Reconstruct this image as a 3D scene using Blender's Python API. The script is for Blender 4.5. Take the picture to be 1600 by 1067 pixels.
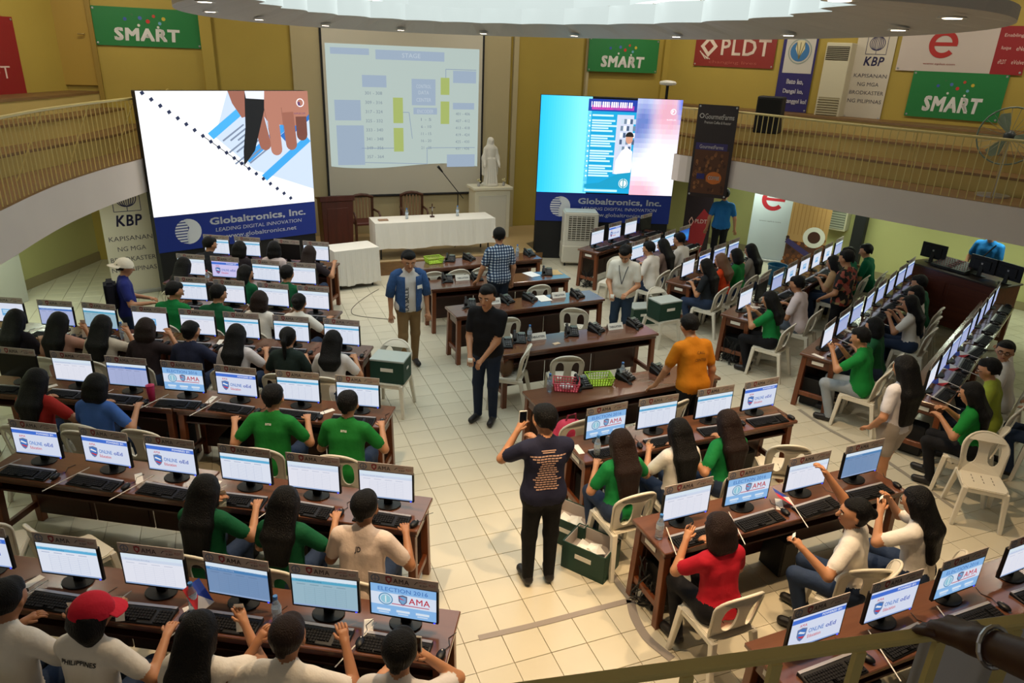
import bpy, bmesh, math, random
import numpy as np
from mathutils import Vector, Matrix, Euler
random.seed(7); RNG = np.random.default_rng(7)
SC = bpy.context.scene
COL = SC.collection
for o in list(bpy.data.objects): bpy.data.objects.remove(o)

# ------------------------------------------------------------------ camera (solved from the floor tiles)
FPX, PITCH, ROLL, CAMH = 1112.73, 0.38343, 0.04160, 4.2634
_cp, _sp = math.cos(PITCH), math.sin(PITCH)
_f = np.array([0, _cp, -_sp]); _r0 = np.array([1., 0, 0]); _u0 = np.array([0, _sp, _cp])
_r = math.cos(ROLL)*_r0 + math.sin(ROLL)*_u0
_u = -math.sin(ROLL)*_r0 + math.cos(ROLL)*_u0
cd = bpy.data.cameras.new('camera'); cam = bpy.data.objects.new('camera', cd); COL.objects.link(cam)
cd.sensor_width = 36; cd.lens = 36*FPX/1600; cd.clip_start = 0.05; cd.clip_end = 200
mw = Matrix.Identity(4)
for i in range(3):
    mw[i][0] = _r[i]; mw[i][1] = _u[i]; mw[i][2] = -_f[i]
mw[2][3] = CAMH
cam.matrix_world = mw
SC.camera = cam
def ray(x, y): return _f + _r*((x-800)/FPX) + _u*((533.5-y)/FPX)
def G(x, y, z=0.0):
    "where the line of sight through a pixel meets the level z"
    d = ray(x, y); t = -(CAMH-z)/d[2]; return d*t + np.array([0, 0, CAMH])
def PH(x, y, P0, ang):
    "where the line of sight meets the upright plane through P0 running at angle ang"
    d = ray(x, y); n = np.array([-math.sin(ang), math.cos(ang), 0])
    t = (np.array([P0[0], P0[1], 0])@n)/(d@n); return d*t + np.array([0, 0, CAMH])
HALL = math.radians(21.9)              # the hall's axis, from the tile joints
HU = np.array([math.cos(HALL), math.sin(HALL)]); HV = np.array([-math.sin(HALL), math.cos(HALL)])
def UV(u, v): return HU*u + HV*v

# ------------------------------------------------------------------ world, exposure, large lights
w = bpy.data.worlds.new('world'); SC.world = w; w.use_nodes = True
w.node_tree.nodes['Background'].inputs[0].default_value = (1.0, 0.96, 0.88, 1)
w.node_tree.nodes['Background'].inputs[1].default_value = 0.26
vs = SC.view_settings
vs.view_transform = 'Standard'; vs.look = 'None'; vs.gamma = 1.0; vs.use_curve_mapping = False; vs.exposure = -0.1
CEIL_E = 2.1          # luminous ceiling
DOWN_W = 250          # warm downlights
TUBE_W = 22           # fluorescent battens below the galleries
UPPER_FILL_W = 30          # added fill lamps, out of view, over the galleries and stage
SCREEN_E = 0.92       # monitors
LED_E = 1.35

def lamp(name, kind, loc, energy, color, rot=(0,0,0), size=0.3, size_y=None, spot=None, blend=.6, spread=None, parent=None):
    l = bpy.data.lights.new(name, kind); l.energy = energy; l.color = color
    if kind == 'AREA':
        l.size = size
        if size_y: l.shape = 'RECTANGLE'; l.size_y = size_y
        if spread: l.spread = spread
    else:
        l.shadow_soft_size = size
    if kind == 'SPOT': l.spot_size = spot; l.spot_blend = blend
    o = bpy.data.objects.new(name, l); COL.objects.link(o); o.location = loc; o.rotation_euler = rot
    if parent: o.parent = parent
    return o

# ------------------------------------------------------------------ materials
_M = {}
def lin(c): return tuple(((v/255)/12.92 if v/255 <= .04045 else ((v/255+.055)/1.055)**2.4) for v in c)
def mat(rgb, rough=.55, metal=0, emit=0, noise=None, bump=None, wood=None, spec=.5, key='', alpha=None, trans=0, coat=0):
    k = (rgb, rough, metal, emit, noise, bump, wood, spec, key, alpha, trans, coat)
    if k in _M: return _M[k]
    m = bpy.data.materials.new((key or 'paint')+'_%02x%02x%02x' % tuple(int(v) for v in rgb)); _M[k] = m
    m.use_nodes = True; nt = m.node_tree; N = nt.nodes; L = nt.links
    b = N['Principled BSDF']; c = lin(rgb)+(1,)
    b.inputs['Base Color'].default_value = c; b.inputs['Roughness'].default_value = rough
    b.inputs['Metallic'].default_value = metal; b.inputs['Specular IOR Level'].default_value = spec
    if coat: b.inputs['Coat Weight'].default_value = coat; b.inputs['Coat Roughness'].default_value = .2
    if trans: b.inputs['Transmission Weight'].default_value = trans
    if alpha is not None: b.inputs['Alpha'].default_value = alpha
    if emit:
        b.inputs['Emission Color'].default_value = c; b.inputs['Emission Strength'].default_value = emit
        b.inputs['Base Color'].default_value = (c[0]*.15, c[1]*.15, c[2]*.15, 1)
    tc = N.new('ShaderNodeTexCoord')
    if noise:
        sc_, amt = noise
        n = N.new('ShaderNodeTexNoise'); n.inputs['Scale'].default_value = sc_; n.inputs['Detail'].default_value = 4
        L.new(tc.outputs['Object'], n.inputs['Vector'])
        r = N.new('ShaderNodeMapRange'); r.inputs[1].default_value = .3; r.inputs[2].default_value = .7
        r.inputs[3].default_value = 1-amt; r.inputs[4].default_value = 1+amt
        L.new(n.outputs['Fac'], r.inputs[0])
        mx = N.new('ShaderNodeMix'); mx.data_type = 'RGBA'; mx.blend_type = 'MULTIPLY'; mx.inputs[0].default_value = 1
        mx.inputs[6].default_value = c; L.new(r.outputs[0], mx.inputs[7]); L.new(mx.outputs[2], b.inputs['Base Color'])
    if wood:
        ax, sc_, dark = wood
        mp = N.new('ShaderNodeMapping'); s = [sc_*6, sc_*6, sc_*6]; s['xyz'.index(ax)] = sc_*.5
        mp.inputs['Scale'].default_value = s
        L.new(tc.outputs['Object'], mp.inputs['Vector'])
        n = N.new('ShaderNodeTexNoise'); n.inputs['Scale'].default_value = 1.6; n.inputs['Detail'].default_value = 6; n.inputs['Distortion'].default_value = .8
        L.new(mp.outputs[0], n.inputs['Vector'])
        cr = N.new('ShaderNodeValToRGB'); cr.color_ramp.elements[0].position = .3; cr.color_ramp.elements[1].position = .72
        cr.color_ramp.elements[0].color = tuple(v*dark for v in c[:3])+(1,); cr.color_ramp.elements[1].color = c
        L.new(n.outputs['Fac'], cr.inputs[0]); L.new(cr.outputs[0], b.inputs['Base Color'])
    if bump:
        sc_, st = bump[:2]
        n = N.new('ShaderNodeTexNoise'); n.inputs['Scale'].default_value = sc_; n.inputs['Detail'].default_value = 3
        if len(bump) > 2:
            mp = N.new('ShaderNodeMapping'); mp.inputs['Scale'].default_value = bump[2]
            L.new(tc.outputs['Object'], mp.inputs['Vector']); L.new(mp.outputs[0], n.inputs['Vector'])
        else: L.new(tc.outputs['Object'], n.inputs['Vector'])
        bp = N.new('ShaderNodeBump'); bp.inputs['Strength'].default_value = st; bp.inputs['Distance'].default_value = .02
        L.new(n.outputs['Fac'], bp.inputs['Height']); L.new(bp.outputs[0], b.inputs['Normal'])
    return m
def emi(rgb, s=1.0):
    "a self-lit colour: displays, lamps, and reflected light put in as glow"
    k = ('emi', rgb, s)
    if k in _M: return _M[k]
    m = bpy.data.materials.new('glow_%02x%02x%02x' % tuple(int(v) for v in rgb)); _M[k] = m
    m.use_nodes = True; b = m.node_tree.nodes['Principled BSDF']; c = lin(rgb)+(1,)
    b.inputs['Base Color'].default_value = (.02, .02, .02, 1); b.inputs['Roughness'].default_value = .35
    b.inputs['Emission Color'].default_value = c; b.inputs['Emission Strength'].default_value = s
    return m

# ------------------------------------------------------------------ mesh building
class MB:
    def __init__(s): s.v = []; s.f = []; s.m = []
    def add(s, vs, fs, mi=0):
        o = len(s.v); s.v += [tuple(map(float, p)) for p in vs]; s.f += [tuple(o+i for i in f) for f in fs]; s.m += [mi]*len(fs); return s
    def box(s, c, d, mi=0, rz=0, M=None):
        x, y, z = d[0]/2, d[1]/2, d[2]/2
        vs = [(-x,-y,-z),(x,-y,-z),(x,y,-z),(-x,y,-z),(-x,-y,z),(x,-y,z),(x,y,z),(-x,y,z)]
        if M is not None: vs = [tuple(M@Vector(p)) for p in vs]
        if rz:
            cc, ss = math.cos(rz), math.sin(rz); vs = [(p[0]*cc-p[1]*ss, p[0]*ss+p[1]*cc, p[2]) for p in vs]
        vs = [(p[0]+c[0], p[1]+c[1], p[2]+c[2]) for p in vs]
        return s.add(vs, [(0,3,2,1),(4,5,6,7),(0,1,5,4),(1,2,6,5),(2,3,7,6),(3,0,4,7)], mi)
    def hexa(s, lo, hi, mi=0):
        "lo, hi: four points each, same winding"
        return s.add(list(lo)+list(hi), [(0,3,2,1),(4,5,6,7),(0,1,5,4),(1,2,6,5),(2,3,7,6),(3,0,4,7)], mi)
    def tube(s, pts, r, n=8, mi=0, cap=True):
        pts = [Vector(p) for p in pts]; rs = r if isinstance(r, (list, tuple)) else [r]*len(pts)
        rings = []; prev = None
        for i, p in enumerate(pts):
            t = (pts[min(i+1, len(pts)-1)]-pts[max(i-1, 0)]).normalized()
            a = prev if prev is not None else (Vector((0,0,1)) if abs(t.z) < .9 else Vector((1,0,0)))
            a = (a - t*a.dot(t)).normalized(); prev = a; b = t.cross(a)
            rings.append([p + (a*math.cos(2*math.pi*k/n)+b*math.sin(2*math.pi*k/n))*rs[i] for k in range(n)])
        vs = [q for R in rings for q in R]; fs = []
        for i in range(len(pts)-1):
            for k in range(n): fs.append((i*n+k, i*n+(k+1)%n, (i+1)*n+(k+1)%n, (i+1)*n+k))
        if cap: fs.append(tuple(range(n-1, -1, -1))); fs.append(tuple((len(pts)-1)*n+k for k in range(n)))
        return s.add(vs, fs, mi)
    def lathe(s, prof, n=20, c=(0,0,0), mi=0):
        vs = []; fs = []
        for r, z in prof:
            for k in range(n): vs.append((c[0]+r*math.cos(2*math.pi*k/n), c[1]+r*math.sin(2*math.pi*k/n), c[2]+z))
        for i in range(len(prof)-1):
            for k in range(n): fs.append((i*n+k, i*n+(k+1)%n, (i+1)*n+(k+1)%n, (i+1)*n+k))
        fs.append(tuple(range(n-1, -1, -1))); fs.append(tuple((len(prof)-1)*n+k for k in range(n)))
        return s.add(vs, fs, mi)
    def prism(s, poly, z0, z1, mi=0):
        n = len(poly)
        vs = [(p[0], p[1], z0) for p in poly]+[(p[0], p[1], z1) for p in poly]
        return s.add(vs, [tuple(range(n-1,-1,-1)), tuple(range(n, 2*n))]+[(i, (i+1)%n, n+(i+1)%n, n+i) for i in range(n)], mi)
    def ball(s, c, r, n=10, mi=0):
        r = r if isinstance(r, (tuple, list)) else (r, r, r); vs = []; fs = []; h = n//2+1
        for i in range(h+1):
            a = math.pi*i/h
            for k in range(n): vs.append((c[0]+r[0]*math.sin(a)*math.cos(2*math.pi*k/n), c[1]+r[1]*math.sin(a)*math.sin(2*math.pi*k/n), c[2]-r[2]*math.cos(a)))
        for i in range(h):
            for k in range(n): fs.append((i*n+k, i*n+(k+1)%n, (i+1)*n+(k+1)%n, (i+1)*n+k))
        return s.add(vs, fs, mi)
    def mesh(s, name, mats, bevel=0, smooth=False, segs=1):
        me = bpy.data.meshes.new(name); me.from_pydata(s.v, [], s.f); me.update()
        for m in (mats if isinstance(mats, (list, tuple)) else [mats]): me.materials.append(m)
        if len(me.materials) > 1: me.polygons.foreach_set('material_index', s.m)
        if bevel:
            bm = bmesh.new(); bm.from_mesh(me)
            es = [e for e in bm.edges if len(e.link_faces) == 2 and e.calc_face_angle(0) > .5]
            bmesh.ops.bevel(bm, geom=es, offset=bevel, segments=segs, affect='EDGES', clamp_overlap=True)
            bm.to_mesh(me); bm.free()
        if smooth: me.polygons.foreach_set('use_smooth', [True]*len(me.polygons))
        me.update(); return me
_MESH = {}
def cached(key, fn):
    if key not in _MESH: _MESH[key] = fn()
    return _MESH[key]
def obj(name, me, parent=None, loc=(0,0,0), rz=0.0, rot=None):
    o = bpy.data.objects.new(name, me); COL.objects.link(o)
    o.location = tuple(float(v) for v in loc); o.rotation_euler = rot if rot is not None else (0, 0, rz)
    if parent is not None: o.parent = parent
    return o
def tag(o, label, cat, group=None, kind=None):
    o['label'] = label; o['category'] = cat
    if group: o['group'] = group
    if kind: o['kind'] = kind
    return o
def thing(name, label, cat, loc=(0,0,0), rz=0.0, group=None):
    return tag(obj(name, None, None, loc, rz), label, cat, group)
def struct(name, me, label, cat, loc=(0,0,0), rz=0.0):
    return tag(obj(name, me, None, loc, rz), label, cat, kind='structure')
ORD = ['zeroth','first','second','third','fourth','fifth','sixth','seventh','eighth','ninth','tenth','eleventh','twelfth']

# ------------------------------------------------------------------ lettering and flat print
_TX = {}
def text_geo(s, bold=0.0, shear=0.0, spacing=1.0):
    k = (s, bold, shear, spacing)
    if k in _TX: return _TX[k]
    c = bpy.data.curves.new('lettering', 'FONT'); c.body = s; c.shear = shear; c.resolution_u = 2; c.space_character = spacing
    o = bpy.data.objects.new('lettering', c)
    me = bpy.data.meshes.new_from_object(o)
    v = np.array([q.co[:2] for q in me.vertices]) if len(me.vertices) else np.zeros((1, 2))
    f = [tuple(p.vertices) for p in me.polygons]
    bpy.data.objects.remove(o); bpy.data.curves.remove(c); bpy.data.meshes.remove(me)
    if bold:                    # heavier strokes: the same glyphs struck at four small offsets
        n0 = len(v); sh_ = [(-bold, -bold), (bold, -bold), (bold, bold), (-bold, bold)]
        v = np.concatenate([v+np.array(d) for d in sh_]); f = [tuple(i+n0*k for i in q) for k in range(4) for q in f]
    mn = v.min(0); sz = np.maximum(v.max(0)-mn, 1e-6)
    _TX[k] = ((v-mn)/sz, f, sz); return _TX[k]
class Panel:
    "flat print on the XZ plane, facing -Y; x to the right, y up"
    def __init__(s, step=.0008): s.mb = MB(); s.mats = []; s.step = step; s.layer = 0
    def mi(s, m):
        if m not in s.mats: s.mats.append(m)
        return s.mats.index(m)
    def up(s): s.layer += 1; return s
    def poly(s, pts, m):
        y = -s.step*s.layer; a = sum(pts[i][0]*pts[(i+1)%len(pts)][1]-pts[(i+1)%len(pts)][0]*pts[i][1] for i in range(len(pts)))
        if a < 0: pts = pts[::-1]
        s.mb.add([(p[0], y, p[1]) for p in pts], [tuple(range(len(pts)))], s.mi(m)); return s
    def rect(s, x, y, w, h, m): return s.poly([(x, y), (x+w, y), (x+w, y+h), (x, y+h)], m)
    def disc(s, x, y, r, m, n=20, ry=None): return s.poly([(x+r*math.cos(2*math.pi*k/n), y+(ry or r)*math.sin(2*math.pi*k/n)) for k in range(n)], m)
    def ring(s, x, y, r, t, m, n=24, ry=None, a0=0, a1=2*math.pi):
        ry = ry or r; yy = -s.step*s.layer; vs = []; fs = []
        for k in range(n+1):
            a = a0+(a1-a0)*k/n
            vs += [(x+r*math.cos(a), yy, y+ry*math.sin(a)), (x+(r-t)*math.cos(a), yy, y+(ry-t)*math.sin(a))]
        for k in range(n): fs.append((2*k, 2*k+2, 2*k+3, 2*k+1))
        s.mb.add(vs, fs, s.mi(m)); return s
    def line(s, pts, w, m):
        for a, b in zip(pts[:-1], pts[1:]):
            d = math.hypot(b[0]-a[0], b[1]-a[1]) or 1; nx, ny = -(b[1]-a[1])/d*w/2, (b[0]-a[0])/d*w/2
            s.poly([(a[0]+nx, a[1]+ny), (b[0]+nx, b[1]+ny), (b[0]-nx, b[1]-ny), (a[0]-nx, a[1]-ny)], m)
        return s
    def text(s, t, x, y, w, h, m, bold=0.0, shear=0.0, spacing=1.0, rot=0):
        v, f, sz = text_geo(t, bold, shear, spacing); yy = -s.step*s.layer
        pts = [(p[0]*w, p[1]*h) for p in v]; c, q = math.cos(rot), math.sin(rot)
        s.mb.add([(x+p[0]*c-p[1]*q, yy, y+p[0]*q+p[1]*c) for p in pts], f, s.mi(m)); return s
    def mesh(s, name, bend=None):
        if bend: s.mb.v = [bend(p) for p in s.mb.v]
        return s.mb.mesh(name, s.mats)
# ================================================================== THE SETTING
TILE = .305; T0 = np.array([-1.0959, 17.1086])*TILE
M_tile = mat((206, 199, 178), .28, noise=(1.3, .05), key='tile', spec=.5)
M_grout = mat((138, 122, 94), .8, key='grout')
M_mustard = mat((176, 152, 66), .6, noise=(.8, .05), key='wall_paint')
M_mustard_lit = mat((190, 188, 128), .6, noise=(.8, .04), key='wall_paint_lit_low')  # same wall paint; the tube light below the galleries is painted in
M_beige = mat((182, 168, 130), .6, noise=(.8, .03), key='panel_paint')
M_fascia = mat((224, 210, 198), .6, noise=(1.1, .03), key='fascia')
M_cream = mat((222, 214, 190), .55, key='cream')
M_rail = mat((214, 196, 128), .4, key='rail_paint')
M_tread = mat((112, 82, 44), .5, noise=(3, .12), key='tread')
M_riser = mat((196, 172, 104), .6, noise=(2, .05), key='riser')
M_base = mat((150, 138, 102), .5, key='baseboard')
M_soffit = mat((190, 186, 180), .6, key='soffit')

floor = struct('floor', MB().box((0, 9.5, -.06), (34, 26, .1)).mesh('floor', M_grout), 'cream square tiled hall floor with thin brown joints', 'floor')
def tile_mesh(): return MB().box((0, 0, -.006), (TILE-.005, TILE-.005, .012)).mesh('tile', M_tile, bevel=.002)
def in_poly(x, y, P):
    c = False
    for i in range(len(P)):
        (x1, y1), (x2, y2) = P[i], P[i-1]
        if (y1 > y) != (y2 > y) and x < (x2-x1)*(y-y1)/(y2-y1)+x1: c = not c
    return c
OPEN = [[(590, 460), (655, 470), (700, 560), (800, 650), (870, 780), (990, 930), (1180, 1020), (1050, 1067), (745, 1067), (745, 960), (672, 780), (620, 640)],
        [(1130, 565), (1240, 640), (1290, 660), (1440, 740), (1560, 800), (1470, 830), (1420, 740), (1250, 690)],
        [(0, 470), (50, 455), (175, 400), (240, 440), (240, 480), (60, 470)], [(1520, 500), (1600, 500), (1600, 540), (1550, 520)]]
def project(p):
    q = np.array([p[0], p[1], p[2]-CAMH]); d = q@_f
    return (800+FPX*(q@_r)/d, 533.5-FPX*(q@_u)/d) if d > .1 else (-9999, -9999)
near = []; rest = []
for i in range(-26, 44):
    for j in range(-44, 16):
        c = T0 + HU*((i+.5)*TILE) + HV*((-j-.5)*TILE)
        px, py = project((c[0], c[1], 0))
        if not (-60 < px < 1660 and 330 < py < 1130): continue
        (near if any(in_poly(px, py, P) for P in OPEN) else rest).append((c[1], c[0]))
near.sort(); rest += near[300:]; near = near[:300]
tm = tile_mesh()
for y, x in near: obj('tile', tm, floor, (x, y, 0), HALL)
b = MB()
for y, x in rest: b.box((x, y, -.006), (TILE-.005, TILE-.005, .012), rz=HALL)
o = obj('tile_field', b.mesh('tile_field', M_tile), floor); o['kind'] = 'stuff'

# ---- side walls, back wall
ZB = 2.40          # gallery floor
U0 = 3.82
cornL = UV(U0-6.5, 16.3); cornR = UV(U0+6.5, 16.3)
endL = UV(U0-12.74, 4.0); endR = UV(U0+12.74, 4.0)
endL2 = cornL+(endL-cornL)*1.25; endR2 = cornR+(endR-cornR)*1.25
def wall(name, a, b, lab, ms=None):
    a, b = np.array(a), np.array(b); d = (b-a)/np.linalg.norm(b-a); n = np.array([d[1], -d[0]])*.2
    m = MB()
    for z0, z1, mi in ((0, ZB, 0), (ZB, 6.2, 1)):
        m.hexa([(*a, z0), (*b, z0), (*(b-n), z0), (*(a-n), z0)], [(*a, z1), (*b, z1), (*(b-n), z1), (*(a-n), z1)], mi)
    return struct(name, m.mesh(name, ms or [M_mustard_lit, M_mustard]), lab, 'wall')
wall('wall_left', endL2, cornL, 'yellow side wall, tube-lit tint painted below the gallery beside the pen screen')
wall('wall_back', cornL, cornR, 'mustard yellow end wall behind the stage', [M_mustard, M_mustard])
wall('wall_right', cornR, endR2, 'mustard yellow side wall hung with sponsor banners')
def base(name, a, b, lab, z=.14):
    a, b = np.array(a), np.array(b); d = (b-a)/np.linalg.norm(b-a); n = np.array([d[1], -d[0]])
    struct(name, MB().hexa([(*(a+n*.002), 0), (*(b+n*.002), 0), (*(b+n*.025), 0), (*(a+n*.025), 0)], [(*(a+n*.002), z), (*(b+n*.002), z), (*(b+n*.025), z), (*(a+n*.025), z)]).mesh(name, M_base), lab, 'baseboard')
base('baseboard_left', endL2, cornL, 'tan skirting tiles along the yellow side wall beside the pen screen', .18)
base('baseboard_right', cornR, endR2, 'tan skirting tiles along the banner wall', .16)
struct('ceiling', MB().box((0, 9, 6.3), (40, 34, .2)).mesh('ceiling', M_cream), 'plain cream upper ceiling above the lit canopy', 'ceiling')
# beige bay behind the projector screen, narrow pilasters, gallery door
BA = UV(0, 16.3)
def on_back(x, y, off=0.0): return PH(x, y, UV(0, 16.3-off), HALL)
def upright(name, p, wdt, dep, z0, z1, m, lab, cat='trim', ang=HALL):
    return struct(name, MB().box((0, 0, (z0+z1)/2), (wdt, dep, z1-z0)).mesh(name, m, bevel=.006), lab, cat, (p[0], p[1], 0), ang)
pl, pr = on_back(453, 60), on_back(797, 60); mid = (pl+pr)/2; wd = np.linalg.norm((pr-pl)[:2])
upright('trim_1', mid-np.array([*HV*.05, 0]), wd, .09, .3, 6.2, M_beige, 'broad beige wall bay behind the projector screen')
for k, (x, wdt, m, lab) in enumerate([(326, .22, M_mustard, 'slim mustard pilaster beside the pen screen'), (1043, .3, M_mustard, 'mustard pilaster at the corner above the poster screen'), (917, .07, M_beige, 'thin beige trim strip beside the middle green banner'), (805, .12, M_beige, 'beige edge strip beside the statue bay')]):
    upright('trim_%d' % (k+2), on_back(x, 90)-np.array([*HV*.04, 0]), wdt, .1, .0, 6.2, m, lab)
dp = on_back(112, 100)
d = upright('door_1', dp-np.array([*HV*.03, 0]), .78, .05, ZB+1.0, 5.2, mat((170, 138, 52), .5, key='door'), 'flat mustard gallery door with a small lever handle', 'door')
obj('handle', MB().tube([(.3, -.03, 4.3), (.3, -.09, 4.3), (.2, -.09, 4.3)], .012).mesh('handle', mat((150, 130, 80), .3, .8)), d)
for s in (-1, 1): obj('frame', MB().box((s*.43, -.01, (ZB+6.2)/2), (.08, .1, 6.2-ZB)).mesh('frame', mat((150, 122, 46), .5)), d)

# ---- stage
st = MB(); zs = .30
uvp = [(1.0, 16.29), (1.0, 13.85), (6.05, 13.87), (6.12, 14.6), (6.9, 15.1), (7.0, 16.29)]
st.prism([tuple(UV(*q)) for q in uvp], 0, zs)
stage = struct('floor_stage', st.mesh('stage', [mat((176, 150, 108), .35, noise=(2, .08), key='stage_floor')], bevel=.01), 'low tan stage platform in front of the projector screen', 'stage')
obj('riser', MB().hexa([(*UV(1.0, 13.83), 0), (*UV(6.2, 13.85), 0), (*UV(6.2, 13.87), 0), (*UV(1.0, 13.85), 0)], [(*UV(1.0, 13.83), zs-.03), (*UV(6.2, 13.85), zs-.03), (*UV(6.2, 13.87), zs-.03), (*UV(1.0, 13.85), zs-.03)]).mesh('riser', mat((128, 92, 54), .4, wood=('x', 1.2, .6))), stage)

# ---- galleries
def catmull(P, n=6):
    P = [np.array(p, float) for p in P]; Q = [2*P[0]-P[1]]+P+[2*P[-1]-P[-2]]; out = []
    for i in range(1, len(Q)-2):
        for k in range(n):
            t = k/n; a, b_, c, d_ = Q[i-1], Q[i], Q[i+1], Q[i+2]
            out.append(.5*((2*b_)+(-a+c)*t+(2*a-5*b_+4*c-d_)*t*t+(-a+3*b_-3*c+d_)*t**3))
    out.append(P[-1]); return out
def resample(P, step):
    out = [P[0]]; acc = 0
    for a, b_ in zip(P[:-1], P[1:]):
        L_ = np.linalg.norm(b_-a); t = step-acc
        while t <= L_: out.append(a+(b_-a)*(t/L_)); t += step
        acc = L_-(t-step)
    return out
railL = catmull([UV(-.9, 16.25), (-6.35, 13.2)]+[tuple(G(x, y, ZB)[:2]) for x, y in ((215, 250), (160, 265), (100, 285), (50, 306), (0, 330))]+[(-5.5, 6.4), (-4.9, 4.6)])
railR = catmull([UV(8.4, 16.25), (2.95, 16.9)]+[tuple(G(x, y, ZB)[:2]) for x, y in ((1063, 242), (1150, 252), (1300, 279), (1450, 303), (1600, 326))]+[(8.6, 9.55), (9.6, 7.9)])
wallLp = [np.array(cornL)+(np.array(endL)-np.array(cornL))*t for t in (0, .15, .3, .45, .6, .75)]
def gallery(side, rail, wa, wb, sgn):
    n = len(rail); wl = [wa+(wb-wa)*(i/(n-1)) for i in range(n)]
    lab = 'beside the pen screen' if side == 'left' else 'along the banner wall'
    root = struct('floor_gallery_'+side, None, 'curved upper gallery with brown stepped tiers '+lab, 'gallery')
    def strip(name, fa, fb, za, zb_, m):
        mb = MB(); A = [rail[i]+(wl[i]-rail[i])*fa for i in range(n)]; B = [rail[i]+(wl[i]-rail[i])*fb for i in range(n)]
        vs = []
        for i in range(n): vs += [(*A[i], za), (*B[i], zb_)]
        fs = [(2*i, 2*i+1, 2*i+3, 2*i+2) for i in range(n-1)]
        mb.add(vs, fs); return obj(name, mb.mesh(name, m), root)
    ks = [(0, .30), (.30, .50), (.50, .70), (.70, 1.0)]
    for k, (a, b_) in enumerate(ks):
        z = ZB+.30*k+.004
        strip('tread', a, b_, z, z, M_tread)
        if k: strip('riser', a, a+.0005, z-.30, z-.04, M_riser); strip('nosing', a-.004, a, z-.04, z, M_tread)
    strip('soffit', 0, 1, ZB-.32, ZB-.32, M_cream)
    # fascia beam: outer face, bottom, inner face
    mb = MB(); vs = []
    for i in range(n):
        dv = wl[i]-rail[i]; dv = dv/np.linalg.norm(dv)*.18; a, c = rail[i], rail[i]+dv
        vs += [(*a, ZB), (*a, ZB-.55), (*c, ZB-.55), (*c, ZB)]
    fs = []
    for i in range(n-1):
        for k in range(4): fs.append((4*i+k, 4*i+(k+1) % 4, 4*i+4+(k+1) % 4, 4*i+4+k))
    mb.add(vs, fs); obj('fascia', mb.mesh('fascia', M_fascia, smooth=False), root)
    # railing
    rr = thing('gallery_railing', 'cream metal railing with thin upright bars on the gallery '+lab, 'railing')
    inn = []
    for i in range(n):
        dv = wl[i]-rail[i]; inn.append(rail[i]+dv/np.linalg.norm(dv)*.07)
    obj('handrail', MB().tube([(*p, ZB+.95) for p in inn], .022, 8).mesh('handrail', M_rail, smooth=True), rr)
    bm_ = MB().tube([(0, 0, 0), (0, 0, .94)], .0085, 6).mesh('baluster', M_rail)
    for p in resample(inn, .125): obj('baluster', bm_, rr, (*p, ZB))
    pts = resample(inn, 1.3)
    br = MB()
    for k, p in enumerate(pts[1:-1]):
        dv = np.array(wl[min(n-1, int(k*n/len(pts)))])-p; dv = dv/np.linalg.norm(dv)
        obj('brace', MB().tube([(*p, ZB+.93), (*(p+dv*.5), ZB+.02)], .011, 6).mesh('brace', M_rail), rr)
    return rail, wl
gL = gallery('left', railL, np.array(cornL), np.array(endL), 1)
gR = gallery('right', railR, np.array(cornR), np.array(endR), -1)

# ---- the gallery the photograph is taken from: its rail
rr = thing('gallery_railing', 'thick cream handrail with flat bars under a resting hand', 'railing')
rv = lambda u: .738-.17*(u-.44)
pa, pb = UV(-1.6, rv(-1.6)), UV(2.6, rv(2.6))
zz = 3.343
ang = math.atan2(*(pb-pa)[::-1])
obj('handrail', MB().box((0, 0, 0), (np.linalg.norm(pb-pa), .026, .014)).mesh('handrail', M_rail, bevel=.003), rr, (*((pa+pb)/2), zz), ang)
bb = MB().box((0, 0, -.46), (.02, .011, .9)).mesh('baluster', M_rail)
for k in range(-12, 13):
    u_ = .62+.159*k
    if -1.5 < u_ < 2.5: obj('baluster', bb, rr, (*UV(u_, rv(u_)), zz-.008), ang)
struct('floor_gallery_rear', MB().hexa([(*UV(-3, .45), ZB-.3), (*UV(5, .2), ZB-.3), (*UV(5, -3), ZB-.3), (*UV(-3, -3), ZB-.3)], [(*UV(-3, .45), ZB-.04), (*UV(5, .2), ZB-.04), (*UV(5, -3), ZB-.04), (*UV(-3, -3), ZB-.04)]).mesh('floor_gallery_rear', M_tread), 'brown gallery floor behind the thick cream handrail', 'gallery')

# ---- lit ceiling canopy
CU, CV, AU, AV = 3.0, 8.3, 3.35, 5.6
def el(a, k): return UV(CU+AU*k*math.cos(a), CV+AV*k*math.sin(a))
can = thing('ceiling_canopy', 'oval lowered ceiling of scalloped coves and glowing white panels', 'light fixture')
NS = 28
M_glow = emi((236, 250, 248), CEIL_E)
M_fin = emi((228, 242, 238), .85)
mb = MB(); vs = []; NN = 112
def kin(a): return 0.81-.05*abs(math.sin(a*NS/2))
for i in range(NN):
    a = 2*math.pi*i/NN
    vs += [(*el(a, 1.0), 4.62), (*el(a, 1.0), 4.55), (*el(a, kin(a)), 4.73), (*el(a, 1.0), 4.9)]
fs = []
for i in range(NN):
    j = (i+1) % NN
    fs += [(4*i, 4*i+1, 4*j+1, 4*j), (4*i+1, 4*i+2, 4*j+2, 4*j+1)]
mb.add(vs, fs); obj('soffit_ring', mb.mesh('soffit_ring', M_soffit), can)
obj('canopy_back', MB().prism([tuple(el(2*math.pi*i/64, 1.0)) for i in range(64)], 5.16, 5.2).mesh('canopy_back', M_cream), can)
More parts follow.
